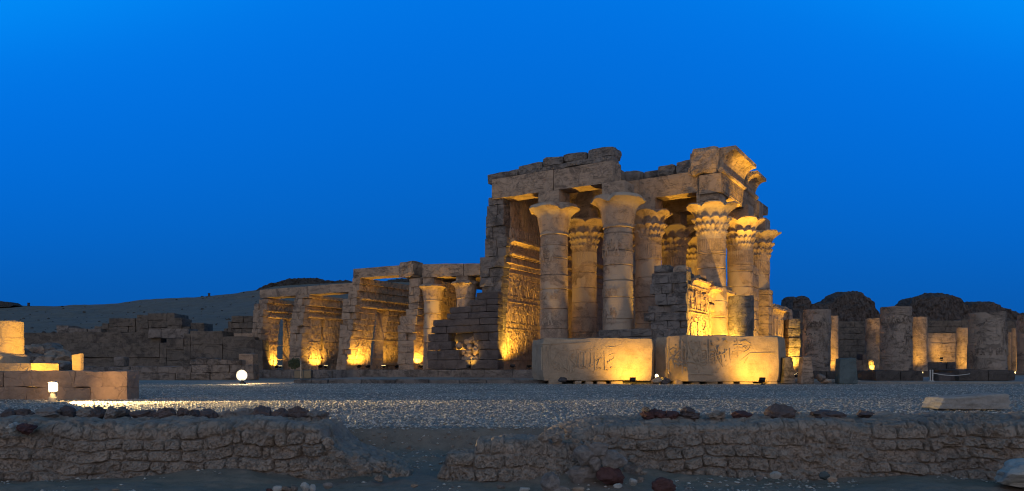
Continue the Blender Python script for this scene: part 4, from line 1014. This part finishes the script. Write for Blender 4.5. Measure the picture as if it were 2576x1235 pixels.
mound('rocky_outcrop', 'dark rocky crest seen beneath the raised roof beam', 'outcrop', [(935, 730), (960, 712), (990, 703), (1030, 701), (1062, 705), (1085, 730)], 790, 190, 16, M_outcrop, 1.2, 8, 80)
mound('rubble_heap', 'small dark rubble heap on the far skyline', 'rubble heap', [(-30, 768), (-10, 760), (5, 757), (18, 762), (32, 761), (42, 768)], 772, 190, 8, M_outcrop, .7, 9, 50)
for (px, py, lab) in ((72, 765, 'tiny dark post on the skyline near the rubble heap'), (526, 741, 'tiny dark post standing alone on the hill slope')):
    d = 198; m = MB(); x = GX(px, d); m.lathe(x, d, [(.32, Zp(py + 5, d)), (.3, Zp(py - 2, d)), (.36, Zp(py - 2, d)), (.36, Zp(py - 3.5, d))], 8); solo('marker_post', m, M_outcrop, lab, 'post', (x, d, Zp(py + 5, d)))

# ------------------------------------------------------------------ ruined walls on the near slope
blockwall('ruined_wall', 'lower long ruined wall with stepped top and rows of peg holes, facing the gravel', [(158, 863), (400, 862), (418, 850), (462, 838), (478, 832), (560, 846), (640, 854), (660, 854)], 935, 60, 2.5, 1.0, M_far, bl=6.0, seed=11)
blockwall('ruined_wall', 'upper long wall of three huge flat blocks above the peg-hole wall', [(58, 836), (183, 834), (303, 836), (404, 841)], 868, 63, 2.0, 1.4, M_far, bl=4.5, seed=12)
blockwall('block_stack', 'tallest stack of dressed blocks on the slope, stepped like stairs', [(236, 820), (255, 812), (272, 800), (340, 800), (344, 792), (372, 788), (438, 793)], 842, 66, 3, .62, M_far, 'block stack', 1.3, seed=13)
blockwall('block_stack', 'low row of small blocks with a reddish one beside the tallest stack', [(140, 818), (170, 824), (196, 826), (252, 826)], 838, 65, 2, .5, M_grey, 'block stack', 1.1, seed=14)
blockwall('block_stack', 'twin squared blocks on the slope past the tallest stack', [(419, 800), (455, 800), (458, 822), (478, 812), (513, 812)], 838, 65, 2, .7, M_far, 'block stack', 1.5, seed=15)
blockwall('block_stack', 'long brown block pair on top of the peg-hole wall', [(371, 828), (404, 828), (406, 826), (474, 828)], 850, 62.5, 2, .7, M_grey, 'block stack', 2.2, seed=16)
blockwall('block_stack', 'stair-shaped pile of blocks against the outermost temple wall', [(562, 825), (572, 808), (582, 795), (636, 796)], 858, 63, 2, .55, M_far, 'block stack', 1.0, seed=17)
blockwall('block_stack', 'warm brown carved block low beside the outermost temple wall', [(588, 838), (636, 838)], 852, 61.5, 1, .6, M_sand, 'block stack', 1.6, seed=18)
blockwall('low_wall', 'long low pale wall of two courses in front of the peg-hole wall', [(190, 923), (326, 921), (480, 918), (636, 916)], 956, 48, 1.2, .42, M_grey, 'low wall', 1.5, seed=19)
blockwall('low_wall', 'short upper course of loose blocks on the long low wall', [(476, 907), (492, 900), (520, 902), (545, 902), (548, 905), (606, 905)], 917, 48.4, .8, .4, M_grey, 'low wall', .9, seed=20)
blockwall('corner_block', 'bright warm corner block lit by a hidden lamp beside the outermost temple wall', [(600, 889), (636, 889)], 928, 50, 1, .9, M_sand, 'stone block', 1.2, seed=21)
m = MB(); d = 50; m.rough(GX(285, d), GX(313, d), d, d + .7, Zp(922, d), Zp(897, d), (4, 4, 4), .03, .08, 1.2, 8); solo('stone_block', m, M_grey, 'squared stone block with sloped shoulder standing on the long low wall', 'stone block', (GX(300, d), d, Zp(922, d)))
heap = [(60, 905, 26, 26), (78, 884, 24, 16), (104, 880, 24, 15), (130, 878, 22, 14), (150, 894, 18, 13), (166, 905, 16, 14), (92, 906, 28, 16), (122, 912, 24, 15), (150, 920, 24, 13), (104, 925, 20, 11), (70, 928, 22, 10), (135, 898, 16, 12), (176, 922, 10, 10)]
for i, (x, y, rx, ry) in enumerate(heap):
    d = 40 + (930 - y) * .06; m = MB(); m.rock(P(x, y, d), (rx * 1.25 * d / F, .8, ry * 1.25 * d / F), 70 + i, 4)
    solo('boulder', m, M_sand if i % 3 else M_grey, 'tumbled pale boulder in the heap behind the lit column stump', 'boulder', (GX(x, d), d, 0), group='boulder heap behind the lit column stump')
m = MB(); d = 19.5; p0, p1, q0, q1 = P(182, 935, d), P(203, 935, d), P(180, 893, d), P(203, 888, d)
m.rough(0, 1, 0, 1, 0, 1, (5, 3, 7), .02, .05, 2, 4); m.v = [tuple(p0.lerp(p1, x).lerp(q0.lerp(q1, x), z) + Vector((0, y * .15, 0))) for x, y, z in m.v]
solo('stone_slab', m, M_block, 'thin upright slab glowing pale yellow behind the long reddish block', 'stone slab', (p0.x, d, .5))
# long reddish foundation block with the column stump on it
fb = thing('foundation_wall', 'long low reddish block wall with cracks, lamp on a post before it', 'low wall', (GX(100, 16.4), 16.4, 0)); random.seed(8)
d = 16.4; zA, zB, zC = -.04, Zp(974, d), Zp(933, d)
for i, (a, b, z0, z1) in enumerate(((-160, 8, zB, zC), (8, 187, zB, zC), (188, 255, zB, zC), (256, 319, zB, zC + .0), (-160, 66, zA, zB), (67, 138, zA, zB), (139, 225, zA, zB), (226, 320, zA, zB))):
    m = MB(); m.rough(GX(a, d) + .001, GX(b, d) - .001, d + .012 * random.random(), d + .55, z0 + .001, z1 - .001, (14, 5, 6), .034, .015, 1.9, i + 5); part('wall_stone', m, M_pink, fb)
cs = thing('column_stump', 'short column stump on stepped bases, one side glowing, at the edge of the frame', 'column stump', (GX(20, 18.6), 18.6, 0))
d = 18.6; X = GX(13, d)
m = MB(); m.lathe(X, d, [(41 * d / F, Zp(892, d)), (40 * d / F, Zp(870, d)), (40.5 * d / F, Zp(850, d)), (39.5 * d / F, Zp(849, d)), (40 * d / F, Zp(830, d)), (39.5 * d / F, Zp(810, d)), (36 * d / F, Zp(807, d))], 48, dent(4, .05)); part('shaft', m, M_block, cs, smooth=40)
m = MB(); m.lathe(X, d, [(52 * d / F, Zp(914, d)), (51 * d / F, Zp(898, d)), (45 * d / F, Zp(892, d))], 48, dent(6, .04)); part('base_drum', m, M_block, cs, smooth=40)
m = MB(); m.rough(GX(-62, d - .5), GX(80, d - .5), d - .52, d + .6, -.04, Zp(914, d) + .005, (8, 6, 6), .015, .03, 2, 3); part('plinth', m, M_block, cs)
# kerb stones along the walkway, cabinet, bush and pole
x = GX(742, 35.9); i = 0; random.seed(4)
kb = thing('kerb', 'row of worn kerb stones along the grey walkway', 'kerb', (GX(1000, 35.9), 35.9, 0))
m = MB()
while x < GX(1345, 35.9):
    l = .6 + random.random() * 1.1; m.rough(x, x + l - .015, 35.7 + .12 * random.random(), 36.25, -.06, .19 + .03 * random.random(), (4, 3, 3), .03, .05, 1.8, i); x += l; i += 1
part('kerb_stones', m, M_grey, kb)
cb = thing('cabinet', 'dark metal electrical cabinet in front of the terrace beneath the bush', 'cabinet', (GX(760, 44), 44, .15))
d = 44; m = MB(); m.box(GX(739, d), GX(783, d), d, d + .4, .14, Zp(931, d), .02); part('cabinet_body', m, M_panel, cb)
m = MB(); m.box(GX(741, d), GX(759, d), d - .02, d - .003, .2, Zp(933, d), .004); part('door', m, M_panel, cb); m = MB(); m.box(GX(762, d), GX(781, d), d - .02, d - .003, .2, Zp(933, d), .004); part('door', m, M_panel, cb)
m = MB(); m.lathe(GX(757, 43.5), 43.5, [(.03, .15), (.03, Zp(909, 43.5)), (.045, Zp(909, 43.5)), (.02, Zp(908, 43.5))], 8); solo('pole', m, M_post, 'thin pale pole standing by the dark cabinet', 'pole', (GX(757, 43.5), 43.5, .15))
bu = thing('bush', 'small round dark bush at the patched wall end', 'bush', (GX(742, 47), 47, FLOOR)); m = MB(); rr = random.Random(2)
for i in range(1500):
    v = Vector((rr.gauss(0, 1), rr.gauss(0, 1), rr.gauss(0, 1))).normalized() * (rr.random() ** .4); c = Vector((GX(742, 47), 47, Zp(914, 47))) + Vector((v.x * .40, v.y * .4, v.z * .34)) * (1 + .35 * mn.noise(v * 2))
    a = Vector((rr.gauss(0, 1), rr.gauss(0, 1), rr.gauss(0, 1))).normalized() * .05; b = a.orthogonal().normalized() * .022; m.add([c - a, c + b, c + a, c - b], [[0, 1, 2, 3]])
part('leaves', m, M_leaf, bu); m = MB(); m.tube([(GX(742, 47), 47, .5), (GX(742, 47), 47, Zp(916, 47))], .03); part('stem', m, M_outcrop, bu)

# ------------------------------------------------------------------ near mud brick walls
def brick_height(s, t, seed, ch, bl):
    """rounded, cracked mud bricks laid in courses: height 0..1"""
    s = s + fbm(s * 3, t * 3, seed) * .09 + fbm(s * 12, t * 12, seed + 2) * .032; t = t + fbm(s * 1.6, t * .8, seed + 5) * .17 + fbm(s * 11, t * 11, seed + 7) * .028
    row = np.floor(t / ch); ft = t / ch - row; off = _hash(row, row * 0 + 3, seed + 1); lenr = bl * (.8 + .5 * _hash(row, row * 0 + 8, seed + 1))
    u = s / lenr + off * 7; c = np.floor(u)
    jl = (_hash(c, row, seed + 3) - .5) * .85; jr = (_hash(c + 1, row, seed + 3) - .5) * .85
    left, right = c + jl, c + 1 + jr
    c = np.where(u < left, c - 1, np.where(u > right, c + 1, c))
    jl = (_hash(c, row, seed + 3) - .5) * .85; jr = (_hash(c + 1, row, seed + 3) - .5) * .85
    dx = np.minimum(u - (c + jl), (c + 1 + jr) - u) * lenr; dy = np.minimum(ft, 1 - ft) * ch
    d = -np.log(np.exp(-dx / .012) + np.exp(-dy / .012)) * .012
    b = sstep(-.003, .013, d); rnd = _hash(c, row, seed + 9)
    return b * np.where(rnd < .07, .12, .55 + .45 * rnd), rnd
def mud_wall(name, label, pts, zbase, y0, depth, seed, crest_up, nx, slump=None, ch=.108, bl=.19, nf=96, amp=.056):
    """pts = [(px, py of the front edge)...]; front face at y0"""
    xs = np.linspace(GX(pts[0][0], y0), GX(pts[-1][0], y0), nx)
    ztop = np.interp(xs, [GX(a, y0) for a, _ in pts], [Zp(b, y0) for _, b in pts]) + fbm(xs * 3, xs * 0, seed) * .03
    nt_, nb, nc, rad = 26, 6, 12, .10; rows = []
    H = np.maximum(ztop - zbase, .02); up = crest_up * np.clip(H / .45, 0, 1); rr_ = np.minimum(rad, H * .5)
    for j in range(nf):
        t = j / (nf - 1); rows.append((np.full(nx, y0) + .13 * t, zbase - .05 + (H + .05 - rr_) * t, -1.0, 0.0, 0))
    for j in range(1, nc):
        q = j / nc * math.pi / 2; rows.append((y0 + .13 + rr_ * (1 - math.cos(q)), ztop - rr_ + rr_ * math.sin(q), -math.cos(q), math.sin(q), 0))
    for j in range(nt_):
        t = j / (nt_ - 1); rows.append((y0 + .13 + rr_ + (depth - rr_) * t, ztop + up * math.sin(t * 1.25), 0.0, 1.0, t))
    for j in range(1, nb):
        t = j / (nb - 1); rows.append((y0 + .13 + depth + .1 * t + 0 * xs, (ztop + up * math.sin(1.25)) * (1 - t) + (zbase - .1) * t, 0.0, 0.0, 1))
    X = np.tile(xs, (len(rows), 1)); Y = np.array([r[0] for r in rows]); Z = np.array([r[1] for r in rows])
    NY = np.array([np.full(nx, r[2]) for r in rows]); NZ = np.array([np.full(nx, r[3]) for r in rows]); TT = np.array([np.full(nx, r[4]) for r in rows])
    S = np.max(ztop) + .1 - Z + np.maximum(0, Y - y0 - .23) * .9
    hb, rnd = brick_height(X, S, seed, ch, bl)
    smear = sstep(-.13, .15, fbm(X * 1.3, S * 2.2, seed + 31)); hb = hb * (1 - .68 * smear) + .6 * smear; hb = hb * (1 - .75 * TT ** .5)
    lump = fbm(X * 4, S * 5, seed + 11, 5); gritn = fbm(X * 24, S * 24, seed + 13, 3); mic = fbm(X * 60, S * 60, seed + 15, 2)
    dis = hb * amp - .045 * sstep(.02, .16, np.abs(fbm(X * 7, S * 8, seed + 71))) * sstep(0, .2, fbm(X * 2, S * 3, seed + 77)) + lump * .10 + (gritn * .045 + mic * .028) * (1 - .75 * NZ)
    Y = Y + dis * NY; Z = Z + dis * NZ
    o = grid_obj(name, X, Y, Z, M_mud, smooth=False, label=label, cat='mud brick wall'); return o
BASE = -.42
mud_wall('mud_brick_wall', 'long low mud brick wall with a crest of stones, crumbling into a rubble slope', [(-420, 1074), (0, 1076), (400, 1078), (770, 1079), (798, 1090), (815, 1112), (850, 1140), (905, 1158), (985, 1182), (1040, 1206), (1075, 1228)], BASE, 6.95, .85, 3, .035, 900)
mud_wall('mud_brick_wall', 'longest mud brick wall with red stones and a dark boulder along its crest', [(1300, 1180), (1345, 1135), (1400, 1110), (1450, 1092), (1510, 1083), (1560, 1078), (1900, 1076), (2300, 1073), (2576, 1072), (3000, 1072)], BASE, 7.15, .80, 23, .065, 1000)
mud_wall('mud_brick_wall', 'short remnant of mud brick wall standing three courses high in the gap', [(1085, 1225), (1112, 1176), (1122, 1152), (1188, 1149), (1198, 1118), (1446, 1113), (1470, 1130), (1500, 1180), (1530, 1225)], BASE, 6.75, .42, 41, .03, 420, ch=.115, bl=.20, nf=60)

# stones lying along the wall crests
ORD = ['first', 'second', 'third', 'fourth', 'fifth', 'sixth', 'seventh', 'eighth', 'ninth', 'tenth', 'eleventh', 'twelfth', 'thirteenth', 'fourteenth', 'fifteenth', 'sixteenth', 'seventeenth', 'eighteenth', 'nineteenth', 'twentieth', 'twenty-first', 'twenty-second', 'twenty-third', 'twenty-fourth', 'twenty-fifth']
random.seed(21); px = 6; i = 0
while px < 785 and i < 25:
    wpx = 13 + random.random() * 19; hp_ = 9 + random.random() * 5; d = 7.85 + .25 * random.random(); m = MB(); cx = px + wpx
    m.rock(P(cx, 1045 - random.random() * 5, d), (wpx * 1.08 * d / F, .08 + .05 * random.random(), hp_ * 1.45 * d / F), i + 500, 5, .8)
    mt = random.choice([M_loose, M_loose, M_purple, M_purple, M_grey] if i < 20 else [M_purple, M_red, M_loose])
    solo('crest_stone', m, mt, f'rough {"purple-brown" if mt is M_purple else "red" if mt is M_red else "grey" if mt is M_grey else "earth-brown"} stone, {ORD[i]} in the crest row counted from the column stump end', 'stone', (GX(cx, d), d, .1), group='stones in the crest row of the long low wall'); px += wpx * 1.9; i += 1
for i, (x, y, rx, ry, mt, lab) in enumerate((
    (1962, 1040, 36, 18, M_purple, 'big dark red-brown boulder alone on the wall crest'), (1630, 1046, 20, 11, M_red, 'deep red stone at the end of the red cluster on the wall crest'), (1655, 1045, 20, 12, M_red, 'deep red lumpy stone in the middle of the red cluster on the crest'),
    (1688, 1046, 18, 11, M_red, 'dark red flat stone closing the red cluster on the crest'), (1730, 1035, 19, 8, M_purple, 'purple flat stone perched behind the red cluster'), (1733, 1047, 26, 9, M_purple, 'long low purple stone between the red cluster and the pinkish one'),
    (1868, 1048, 25, 10, M_red, 'faded pinkish red stone nearest the big dark boulder'), (2085, 1045, 40, 10, M_purple, 'wide low purple stone sunk in the crest past the big dark boulder'), (2178, 1044, 18, 9, M_purple, 'small purple-grey stone beside the wide sunk one'), (1625, 1033, 8, 7, M_grey, 'little dark stone standing behind the red cluster'), (1800, 1046, 24, 9, M_mud, 'earth-brown lump midway between red cluster and big boulder'),
    (40, 1078, 14, 12, M_palerock, 'small pinkish pale stone set in the wall face'), (67, 1078, 15, 12, M_red, 'small dark red stone set in the wall face beside the pinkish one'))):
    d = 7.75 if y < 1070 else 7.0; m = MB(); m.rock(P(x, y - (2 if y < 1070 else 0), d), (rx * 1.08 * d / F, .11, ry * 1.3 * d / F), i + 600, 5, .8); solo('stone', m, mt, lab, 'stone', (GX(x, d), d, .1))
d = 11.9; m = MB(); Q = [P(2360, 1030, d), P(2546, 1030, d), P(2372, 1001, d), P(2544, 989, d)]
m.rough(0, 1, 0, 1, 0, 1, (16, 6, 7), .035, .08, 3, 4); m.v = [tuple(Q[0].lerp(Q[1], x).lerp(Q[2].lerp(Q[3], x), z) + Vector((0, y * .55, 0))) for x, y, z in m.v]
solo('stone_block', m, M_slab, 'long pale block with a sloping top lying alone on the gravel', 'stone block', (GX(2450, d), d, 0))
m = MB(); m.rock(P(2590, 1192, 6.5), (.32, .25, .13), 909, 5, .4); solo('rock', m, M_palerock, 'pale bluish grey rock cut by the frame at the bottom corner', 'rock', (GX(2590, 6.5), 6.5, -.35))
PILE = [(1470, 1146, 24, 20, M_loose, 'grey-brown stone at the top of the pile beside the short remnant'), (1496, 1163, 16, 19, M_loose, 'narrow leaning stone wedged in the pile'), (1541, 1158, 30, 21, M_loose, 'large squared stone tilted on top of the pile'), (1594, 1180, 21, 16, M_loose, 'smooth rounded stone on the outer flank of the pile'),
    (1474, 1194, 38, 20, M_loose, 'largest smooth boulder at the foot of the pile'), (1537, 1197, 29, 22, M_red, 'dark red boulder at the foot of the pile'), (1505, 1132, 24, 15, M_loose, 'flat stone high on the pile under the wall end'), (1385, 1215, 20, 22, M_loose, 'blocky brown stone standing apart before the pile'),
    (1430, 1191, 9, 13, M_loose, 'small knobbly stone beside the largest boulder'), (1593, 1212, 9, 9, M_palerock, 'small whitish chip past the red boulder'), (1554, 1222, 9, 6, M_palerock, 'flat whitish chip below the red boulder'), (1672, 1222, 26, 17, M_red, 'dark purple-red rock alone on the dirt'),
    (1318, 1231, 13, 6, M_palerock, 'tan pebble before the blocky stone'), (1454, 1231, 14, 6, M_sand, 'tan pebble below the largest boulder'), (1408, 1233, 22, 8, M_loose, 'flat brown stone at the bottom edge by the blocky stone'), (1043, 1222, 9, 4, M_sand, 'flat tan pebble alone on the path of dirt'), (1261, 1224, 10, 5, M_grey, 'flat grey pebble on bare dirt'),
    (1950, 1195, 12, 8, M_palerock, 'pale grey angular stone at the long wall foot'), (2075, 1197, 12, 9, M_teal, 'greenish rounded cobble at the long wall foot'), (2094, 1206, 10, 7, M_sand, 'tan cobble touching the greenish one'), (1908, 1202, 9, 6, M_loose, 'small brown stone near the pale angular one'),
    (699, 1230, 11, 8, M_palerock, 'pale cobble, first of the cluster under the long low wall'), (720, 1231, 12, 7, M_sand, 'tan cobble, second of the cluster under the long low wall'), (740, 1229, 9, 8, M_grey, 'grey cobble in the cluster under the long low wall'), (769, 1225, 11, 10, M_palerock, 'tallest whitish cobble of the cluster under the long low wall'), (787, 1228, 6, 9, M_palerock, 'slim whitish chip leaning at the end of the cobble cluster'), (678, 1233, 7, 5, M_red, 'little orange-red cobble beside the cluster'), (290, 1233, 9, 5, M_sand, 'lone tan cobble under the long low wall'), (824, 1222, 11, 8, M_loose, 'brown cobble at the end of the long low wall'), (244, 1233, 8, 4, M_grey, 'lone flat grey cobble under the long low wall')]
for i, (x, y, rx, ry, mt, lab) in enumerate(PILE):
    yb = y + ry
    d = min(6.85, max(6.05, 1.0 * F / (yb - HY))) if yb > 1192 else 6.5
    m = MB(); m.rock(P(x, y, d), (rx * 1.25 * d / F, ry * 1.1 * d / F, ry * 1.28 * d / F), i + 700, 6 if rx > 15 else 3, .4); solo('stone' if rx > 12 else 'cobble', m, mt, lab, 'stone', (GX(x, d), d, -.3))
random.seed(33)
for i in range(120):
    if i < 34: x = 815 + 200 * random.random() ** 1.3; top = np.interp(x, [800, 870, 1000], [1085, 1140, 1180]); y = top + (1205 - top) * random.random()
    elif i < 84: x = 1440 + 190 * random.random(); top = np.interp(x, [1440, 1500, 1600], [1110, 1092, 1088]); y = top + (1215 - top) * random.random()
    elif i < 96: x = 1330 + 120 * random.random(); y = 1072 + 35 * random.random()
    else: x = 880 + 470 * random.random(); y = 1085 + 45 * random.random()
    s = (4 + 10 * random.random() ** 2) * (.55 if i > 95 else 1); d = 6.95 - .25 * (y - 1100) / 100 if i < 34 else 6.9 - .25 * (y - 1100) / 100 if i < 96 else 8.5 - .35 * (y - 1080) / 50
    m = MB(); m.rock(P(x, y, d) if i < 96 else Vector((GX(x, d), d, float(ground_z(np.array([GX(x, d)]), np.array([d]))[0]) + .003)), (s * 1.2 * d / F, s * d / F, s * .95 * d / F), i + 800, 3, .8)
    lab = 'fallen mud brick lump in the rubble slope at the end of the long low wall' if i < 34 else 'fallen mud brick lump in the rubble around the boulder pile' if i < 96 else 'small lump stuck in the earth bank below the gravel'
    solo('brick_lump', m, M_mud, lab, 'rubble', (GX(x, d), d, -.2), group='brick lumps in the slope of the long low wall' if i < 34 else 'brick lumps around the boulder pile' if i < 96 else 'lumps in the earth bank below the gravel')

# ------------------------------------------------------------------ lit lamps
def TW(x, y, z): return TF.w((x, y, z))
def at(px, y, z=FLOOR): return TW(lx(px, y), y, z)
# lamp on the short post by the reddish block
d = 15.4; X = GX(134, d); lp = thing('post_lamp', 'glowing lamp on a short post in front of the reddish block wall', 'lamp', (X, d, 0))
m = MB(); m.lathe(X, d, [(.085, -.02), (.085, .09), (.06, .10), (.06, Zp(988, d)), (.09, Zp(986, d)), (.09, Zp(984, d))], 16); part('post', m, M_post, lp)
m = MB(); m.lathe(X, d, [(.07, Zp(984, d)), (.082, Zp(981, d)), (.082, Zp(966, d)), (.07, Zp(963, d))], 20); part('lantern_glass', m, M_hot, lp, smooth=50)
m = MB(); m.lathe(X, d, [(.10, Zp(963, d) + .002), (.10, Zp(961, d)), (.05, Zp(959, d))], 20); part('cap', m, M_post, lp)
spot(lp, (X + .16, d - .05, Zp(975, d)), (X + 4.2, d - 1.75, .0), 3200, 58, .25, .05, (1, .70, .30))
spot(lp, (X + .02, d - .2, Zp(968, d)), (X + .5, d + 1.2, .25), 40, 150, .9, .06, (1, .62, .22))
# round floodlight dazzling towards the viewer
d = 34.5; X = GX(610, d); gl = thing('floodlight', 'dazzling round floodlight standing on the gravel before the low wall', 'floodlight', (X, d, 0), group='ground floodlights')
m = MB(); zc = .40
pr = [(.04, .14), (.13, .11), (.20, .04), (.235, -.04), (.25, -.10), (.262, -.10), (.25, -.03), (.21, .06), (.14, .135), (.04, .165)]
m.loft([[(X + r * math.cos(q), d + y, zc + r * math.sin(q)) for q in np.linspace(0, 2 * math.pi, 33)[:-1]] for r, y in pr], caps=False); part('reflector_bowl', m, M_white, gl, smooth=60)
m = MB(); m.lathe(X, d, [(.01, zc - .11), (.07, zc - .09), (.11, zc - .02), (.11, zc + .02), (.07, zc + .09), (.01, zc + .11)], 20); part('bulb', m, M_hot, gl, smooth=60)
m = MB(); m.lathe(X, d, [(.16, -.04), (.16, .06), (.08, .1), (.08, .2)], 14); part('stand', m, M_black, gl)
spot(gl, (X, d - .25, .40), (X + .4, d - 4, -.2), 300, 150, .9, .1, (1, .75, .4)); spot(gl, (X + .1, d + .5, .6), (X + 1, d + 14, 1.2), 420, 140, .9, .1, (1, .66, .28))
def up(px, y, power, dx, height, label, size=135, **k):
    """floodlight on the terrace at picture column px, aimed dx metres along the axis and upward"""
    p = at(px, y); x = lx(px, y); return flood(p, TW(x + dx[0], y + dx[1], FLOOR + height * 1.25), power * .8, label, size, **k)
flood(P(628, 926, 50.3), P(618, 900, 51), 40, 'small floodlight against the warm corner block', 120, s=.8)
up(697, .8, 220, (-1.6, .3), 2.6, 'floodlight at the foot of the outermost temple wall')
up(752, .3, 60, (-1.6, .5), 1.5, 'floodlight hidden beside the bush', s=.8)
up(806, .8, 240, (-1.7, .2), 2.8, 'floodlight at the foot of the wall with the patched end')
up(832, 3.4, 60, (-1, .6), 2.4, 'floodlight inside the doorway past the patched wall')
up(904, -.1, 190, (-1.6, .3), 2.6, 'floodlight nearest the ragged end of the dark-doorway wall')
up(926, .7, 190, (-1.6, .1), 2.8, 'floodlight between the stepped end and the dark doorway')
up(1000, 3.2, 150, (-1.1, .6), 2.6, 'floodlight past the dark doorway by the next wall end')
up(1059, -.2, 260, (-.9, .3), 3.5, 'floodlight at the lit wall end beside the bell-capital columns')
up(1116, -.8, 620, (-.5, .9), 4.4, 'floodlight behind the broken wall, near the half hidden column', size=110)
up(1152, -.8, 800, (.3, .9), 4.6, 'floodlight behind the broken wall, near the chipped capital', size=110)
up(705, .3, 380, (.0, -.2), 6, 'uplight beneath the outer half of the cracked beam', size=46)
up(820, .3, 420, (.0, -.2), 6, 'uplight beneath the inner half of the cracked beam', size=46)
up(965, .3, 560, (.0, -.2), 7, 'uplight beneath the raised roof beam', size=46)
up(1178, -1.9, 55, (-.1, 1.0), 1.2, 'floodlight in the glowing rubble niche', size=100, s=.8)
up(1290, -.6, 1150, (-1.7, 1.6), 4.0, 'floodlight at the foot of the great carved wall', size=115)
xw1 = lx(1290, -.6)
for (lx_, ly_, tx, ty, tz, pw, cone, lab) in (
    (-2.2, .9, -2.0, .0, 12.2, 2100, 36, 'uplight on the hall floor between the great wall and the first column'),
    (2.1, .9, 2.1, .0, 12.2, 2400, 38, 'uplight on the hall floor between the two bell-capital columns'),
    (6.6, .2, 5.2, .3, 10.9, 1200, 30, 'uplight at the lost corner of the hall'),
    (6.7, 4.0, 6.7, 5.2, 12.2, 2600, 38, 'uplight below the corner beam'),
    (2.3, 3.9, 1.0, 5.3, 10.9, 1100, 34, 'uplight between the two columns of the middle row'),
    (2.2, 8.2, 4.2, 10.6, 10.0, 1100, 80, 'uplight deep among the inner columns'),
    (6.5, 12.2, 5.0, 14.8, 9.5, 900, 80, 'uplight behind the farthest facade column'),
    (-2.0, 6.0, -4.3, 8.0, 7.0, 330, 110, 'floodlight on the hall floor facing the great wall'),
    (1.0, -1.9, .6, -.2, 10.9, 300, 26, 'uplight on the terrace edge behind the oval-ring block'),
    (4.9, -2.0, 4.6, -.2, 10.9, 300, 26, 'uplight on the terrace edge behind the gap between the blocks')):
    flood(TW(lx_, ly_, FLOOR), TW(tx, ty, tz), pw, lab, cone, 1.0, emit=False)
# facade lamps
flood(TW(x1 + 1.9, 1.0, FLOOR), TW(x1 - .1, 1.6, 3.6), 1900, 'floodlight at the foot of the broken screen wall', 130)
flood(TW(x1 + 1.9, 5.4, FLOOR), TW(x1 - .1, 5.8, 3.4), 1200, 'floodlight at the foot of the recessed screen panel', 130)
flood(TW(x1 + 2.0, 10.0, FLOOR), TW(9.6, 11.0, 4.0), 800, 'floodlight before the tall gateway pier', 130)
flood(TW(xs2 + 1.4, y0 + 2.5, .1), TW(xs2, y0 + 3.0, 3), 800, 'floodlight before the farther screen wall', 130)
flood(TW(13.4, 7.0, .05), TW(9.6, 8.5, 13.7), 8500, 'strong floodlight aimed up at the corner cornice', 27)
flood(TW(12.6, 14.5, .05), TW(9.4, 14.5, 11.8), 900, 'strong floodlight aimed up at the ragged far capital', 24)
flood(TW(13.5, -3.2, .02), TW(8.4, 4.6, 10.9), 1900, 'floodlight behind the longer carved block aimed at the corner column', 26)
# lamps at the blocks
pa = P(1592, 966, 32.9); flood((pa.x, pa.y, 0), hitA(1580, 905), 215, 'black floodlight in front of the broken end of the oval-ring block', 125, blend=.9, s=.85, emit=False)
pb = P(1918, 966, 32.9); flood((pb.x, pb.y, 0), hitB(1895, 905), 215, 'black floodlight in front of the longer carved block near its rounded end', 125, blend=.9, s=.85, emit=False)
d = 34.3; X = GX(1652, d); bl_ = thing('bulb_lamp', 'small bare glowing lamp in the gap between the two carved blocks', 'lamp', (X, d, 0))
m = MB(); m.lathe(X, d, [(.01, .28), (.06, .31), (.08, .37), (.06, .43), (.01, .46)], 14); part('globe', m, M_hot, bl_, smooth=60); m = MB(); m.lathe(X, d, [(.09, -.02), (.08, .05), (.03, .08), (.03, .28)], 10); part('stand', m, M_black, bl_)
spot(bl_, (X + .02, d - .12, .4), (X + .6, d - .5, -.3), 50, 170, .9, .05)
# court lamps
for (px, d, tx, ty, td, pw, lab) in ((2197, 59.6, 2197, 860, 61.8, 260, 'lamp on a squat post at the foot of the free standing slim column'), (2313, 57.6, 2312, 860, 59.8, 230, 'lamp on a squat post at the foot of the slim column by the tallest stump'), (2546, 60, 2553, 880, 64, 200, 'lamp at the foot of the row of four slim columns'), (2425, 60.6, 2424, 880, 62.9, 230, 'lamp hidden behind the widest stump plinth')):
    X = GX(px, d); zt = Zp(936, d); t = thing('post_lamp', lab, 'lamp', (X, d, .1), group='post lamps of the court')
    m = MB(); m.box(X - .13, X + .13, d - .13, d + .13, .08, zt - .1, .02); part('post', m, M_post, t); m = MB(); m.box(X - .2, X + .2, d - .16, d + .16, zt - .09, zt + .03, .02); part('lens', m, M_lens, t)
    spot(t, (X, d + .1, zt + .12), P(tx, ty, td), pw, 75, .8, .05)
p_ = P(2099, 930, 54); flood((p_.x, p_.y, .1), P(2097, 860, 56), 260, 'floodlight behind the broad stump nearest the facade', 90)
p_ = P(2368, 906, 68.3); flood((p_.x, p_.y, 1.5), P(2395, 880, 70), 120, 'floodlight at the foot of the carved wall panel', 120, s=.8)
flood((GX(245, 17.8), 17.8, .0), (GX(34, 18.6), 18.5, 1.0), 400, 'floodlight behind the reddish block aimed at the column stump', 80, .6, s=.8)
flood((GX(222, 17.3), 17.3, .0), (GX(192, 19.5), 19.5, .9), 170, 'floodlight behind the reddish block aimed at the thin slab', 26, .5, s=.8)
